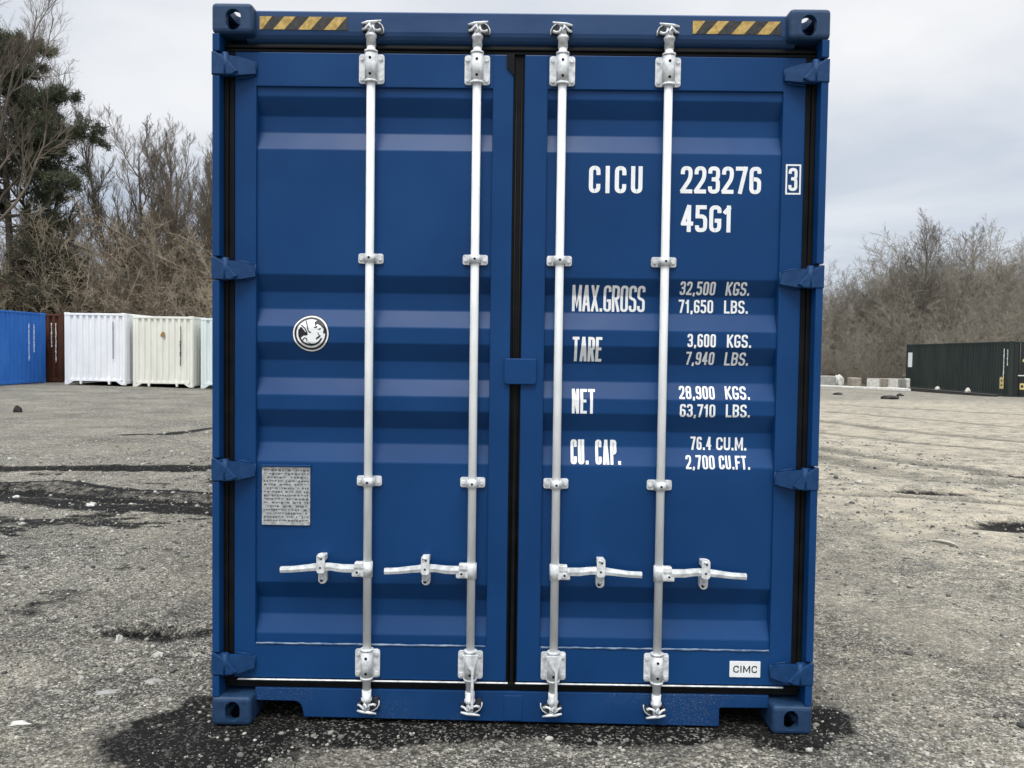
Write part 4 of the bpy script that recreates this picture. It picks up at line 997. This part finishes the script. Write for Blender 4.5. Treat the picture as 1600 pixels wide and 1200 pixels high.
def bare_proto(seed, h, r, cfg, lean=(0, 0), t_seg=9, bark='bark', twig='twig', wiggle=.14, lift=.10, multi=1):
    t = Tree(seed, wiggle, lift)
    for k in range(multi):
        d = unit(np.array([lean[0]+(t.r.normal(0, .18) if multi > 1 else 0), lean[1]+(t.r.normal(0, .18) if multi > 1 else 0), 1.]))
        w = t.w; t.w = .035; pts, rad, dd_ = t.branch(np.array([t.r.normal(0, .12)*(multi > 1), t.r.normal(0, .12)*(multi > 1), -.3]), d, h*t.r.uniform(.85, 1), r, r*.18, t_seg, 7, t.trunk, .03); t.w = w
        t.kids(pts, rad, 0, cfg, h)
    return crown_mesh('trunk', t.trunk, bark), crown_mesh('crown', t.crown, twig), t
CFG = [(17, 22, 48, .40, .55, 6, 5, .22), (9, 22, 45, .50, .6, 5, 4, .15), (7, 20, 45, .55, .65, 4, 3, .12), (6, 18, 42, .62, .75, 3, 3, .1)]
CFG_SLIM = [(20, 18, 38, .32, .5, 5, 5, .25), (8, 20, 40, .5, .6, 4, 3, .15), (7, 18, 40, .55, .7, 3, 3, .12), (5, 18, 40, .62, .8, 3, 3, .1)]
protos = [bare_proto(101, 12.5, .15, CFG, lift=.17), bare_proto(202, 12.0, .14, CFG, wiggle=.16, lift=.2), bare_proto(303, 13.0, .14, CFG_SLIM, lift=.2)]
def place_tree(name, label, k, x, y, s, rz, group, sz=None, z=None):
    tm, cm, _ = k
    r = thing(name, label, 'tree', (x, y, (far_z(x, y) if z is None else z)), rz, group); r.scale = (s, s, sz or s)
    for nm, me_ in (('trunk', tm), ('crown', cm)):
        o = bpy.data.objects.new(nm, me_); COL.objects.link(o); o.parent = r
    return r
GL_ = 'bare trees behind the left-hand containers'
place_tree('bare_tree', 'bare tree rising behind the gap between the rust-brown and white containers', protos[0], -22.7, 46.0, 1.1, .3, GL_)
place_tree('bare_tree', 'bare forked tree rising behind the white container', protos[1], -20.6, 44.5, 1.06, 1.9, GL_)
place_tree('bare_tree', 'bare tree standing behind the left half of the cream container', protos[2], -19.0, 45.5, .97, 2.8, GL_)
place_tree('bare_tree', 'bare tree standing behind the right half of the cream container', protos[0], -17.2, 44.6, .93, 4.1, GL_)
place_tree('bare_tree', 'bare tree beside the left edge of the blue container, above the pale green-white one', protos[1], -15.2, 45.2, .93, 5.2, GL_)
place_tree('bare_tree', 'bare tree in the second rank behind the white container, its crown widest at the top', protos[0], -22.3, 50.5, 1.06, 2.2, GL_)
place_tree('bare_tree', 'bare tree in the second rank between the white and the cream container', protos[1], -19.9, 51.0, 1.10, .7, GL_)
place_tree('bare_tree', 'bare tree in the second rank behind the cream container', protos[2], -17.6, 51.5, 1.08, 3.7, GL_)
place_tree('bare_tree', 'bare tree rising between the pine and the rust-brown container', protos[2], -24.6, 47.5, 1.12, 5.5, GL_)
place_tree('bare_tree', 'bare tree mostly hidden behind the left edge of the blue container', protos[2], -13.2, 46.5, .86, .9, GL_)
big = bare_proto(404, 21, .26, CFG, lean=(.05, 0), t_seg=11)
place_tree('bare_tree', 'tallest bare tree in front of the pine, reaching past the top of the view', big, -30.0, 41.6, .96, .6, GL_)
place_tree('bare_tree', 'tall bare tree between the pine and the row of lower bare trees', big, -27.4, 47.5, .90, 3.2, GL_)
# pale leaning saplings in front
SAP = [(7, 15, 35, .35, .5, 4, 4, .4), (4, 18, 40, .5, .6, 3, 3, .2), (3, 20, 40, .5, .7, 2, 3, .2)]
for sd_, x, y, h_, ln, lab in ((11, -25.2, 42.9, 7.0, (.28, 0), 'thin pale sapling leaning right above the bright blue container'),
                               (12, -24.0, 42.8, 7.2, (.55, 0), 'pale sapling leaning far right above the rust-brown container'),
                               (13, -18.4, 42.9, 5.0, (.32, .1), 'slim pale sapling leaning right above the white container')):
    place_tree('leaning_sapling', lab, bare_proto(sd_, h_, .06, SAP, lean=ln, bark='pale_bark', twig='pale_bark', wiggle=.10), x, y, 1, 0, 'pale leaning saplings', z=.2)
# evergreens: limbs with needle tufts
def tufts(tips, rnd, n=16, ln=.20, w=.014):
    c = np.repeat(np.array(tips), n, 0); k = len(c)
    c = c + rnd.normal(0, .11, (k, 3)); d = rnd.normal(0, 1, (k, 3)); d[:, 2] += .5; d /= np.linalg.norm(d, axis=1)[:, None]
    q = np.cross(d, rnd.normal(0, 1, (k, 3))); q /= np.linalg.norm(q, axis=1)[:, None]+1e-9
    L_ = ln*rnd.uniform(.6, 1.3, (k, 1)); V_ = np.stack([c-q*w, c+q*w, c+d*L_], 1).reshape(-1, 3)
    return V_, np.arange(3*k).reshape(-1, 3)
def evergreen(name, label, x, y, seed, h, cfg, n, m='needle', extra=(), r=.28, ln=.26, w=.020):
    t = Tree(seed, .12, .03); w0 = t.w; t.w = .03
    pts, rad, _ = t.branch(np.array([0, 0, -.3]), np.array([.01, 0, 1.]), h, r, .05, 12, 8, t.trunk, .03); t.w = w0
    t.kids(pts, rad, 0, cfg, h)
    for p0, d0, L0 in extra:
        pp_, rr_, _ = t.branch(np.array(p0), unit(np.array(d0)), L0, .09, .02, 8, 5, t.crown, .02)
        t.kids(pp_, rr_, 1, [None, (16, 30, 60, .28, .5, 4, 3, .3), (7, 25, 60, .45, .6, 3, 3, .2)], L0)
    tip = list(t.tips) + [q for pts_, _r, k_ in t.crown if k_ == 3 for q in pts_[1:]]
    tv, tf = tufts(tip, t.r, n, ln, w)
    me_n = bpy.data.meshes.new('needles'); np_mesh(me_n, tv, tf); me_n.materials.append(MT[m])
    r_ = thing(name, label, 'tree', (x, y, .1))
    for nm, me_ in (('trunk', crown_mesh('trunk', t.trunk, 'bark')), ('branches', crown_mesh('branches', t.crown, 'bark')), ('crown', me_n)):
        o = bpy.data.objects.new(nm, me_); COL.objects.link(o); o.parent = r_
    return r_
evergreen('pine_tree', 'dark green pine at the far left with one limb reaching right over the yard edge', -29.2, 44.6, 77, 19.5,
          [(46, 60, 95, .25, .38, 6, 5, .42), (11, 30, 60, .42, .5, 4, 3, .15), (6, 25, 60, .42, .6, 3, 3, .2)], 9,
          extra=[((.3, -.3, 13.0), (1., -.2, .14), 4.9), ((.2, -.2, 11.6), (1., -.3, .10), 4.2), ((.2, -.3, 14.6), (1., -.1, .22), 3.6)])
evergreen('evergreen_bush', 'olive green evergreen bush low under the pine, above the bright blue container', -26.6, 43.4, 78, 7.5,
          [(36, 40, 85, .40, .4, 5, 4, .10), (9, 30, 60, .42, .5, 4, 3, .15), (5, 25, 60, .42, .6, 3, 3, .2)], 6, m='olive', r=.10, ln=.20, w=.018)
# right side
GR_ = 'bare trees rising from the right-hand thicket'
slim = bare_proto(505, 11.5, .13, CFG, lift=.06, t_seg=9, twig='twig_hazed')
round_ = bare_proto(606, 9.0, .11, CFG, lift=.04, twig='twig_hazed'); round2 = bare_proto(707, 9.0, .10, CFG, lift=.07, wiggle=.17, twig='twig_hazed')
place_tree('bare_tree', 'slender bare tree standing highest above the thicket behind the dark green container', slim, 29.0, 57, .85, .4, GR_)
place_tree('bare_tree', 'bare tree just right of the blue container, with a dark trunk against the brush', round_, 22.2, 55, .38, 1.2, GR_)
place_tree('bare_tree', 'low bare tree left of the slender highest one', round2, 25.6, 57, .52, 2.2, GR_)
place_tree('bare_tree', 'broad bare tree above the middle of the dark green container', round_, 32.3, 58, .66, 3.3, GR_)
place_tree('bare_tree', 'bare tree above the near end of the dark green container', round2, 35.8, 59, .68, 4.4, GR_)
place_tree('bare_tree', 'faint far bare tree beyond the thicket, right of the slender highest one', round_, 46.0, 82, 1.20, 5.1, GR_)
# thickets: masses of shoots nobody could count
def shrub(seed, h, n):
    t = Tree(seed, .16, .09); out = []
    for k in range(n):
        a = t.r.uniform(0, 6.28); tilt = abs(t.r.normal(0, .42)); d = np.array([math.cos(a)*tilt, math.sin(a)*tilt, 1.])
        p, r_2, _ = t.branch(np.array([math.cos(a)*.25*t.r.random(), math.sin(a)*.25*t.r.random(), -.1]), unit(d), h*t.r.uniform(.55, 1.1), .011, .0045, 6, 3, t.crown, .0)
        t.kids(p, r_2, 0, [(18, 20, 75, .19, .7, 2, 3, .08), (7, 22, 75, .55, .85, 2, 3, .1)], h)
    return tubes_np(t.crown)
shr = [shrub(1, 3.6, 13), shrub(2, 4.2, 12), shrub(3, 3.2, 15)]
def thicket(name, label, spots, m):
    VV, FF, off = [], [], 0
    for x, y, s, a, k in spots:
        v, f = shr[k]; c_, s_ = math.cos(a), math.sin(a)
        w_ = np.stack([(v[:, 0]*c_-v[:, 1]*s_)*s+x, (v[:, 0]*s_+v[:, 1]*c_)*s+y, v[:, 2]*s+far_z(x, y)-.1], 1)
        VV.append(w_); FF.append(f+off); off += len(v)
    me = bpy.data.meshes.new(name); np_mesh(me, np.concatenate(VV), np.concatenate(FF)); me.materials.append(MT[m])
    o = bpy.data.objects.new(name, me); COL.objects.link(o); o['kind'] = 'stuff'; o['label'] = label; return o
rn = random.Random(9)
sp = [(rn.uniform(-33, -8), rn.uniform(43.2, 50), rn.uniform(1.4, 2.5), rn.uniform(0, 6.28), rn.randrange(3)) for _ in range(172)]
thicket('brush_thicket', 'brown leafless brush filling the space behind the left-hand containers', sp, 'brush')
sp = []
for _ in range(272):
    x, y = rn.uniform(10, 44), rn.uniform(47.5, 66); sp.append((x, y, rn.uniform(.9, 1.5)*(1+.025*(y-48))*(.56+.44*min(1, max(0, (x-20)/8))), rn.uniform(0, 6.28), rn.randrange(3)))
thicket('brush_hillside', 'grey-brown leafless brush covering the bank behind the concrete blocks and the dark green container', sp, 'brush_far')
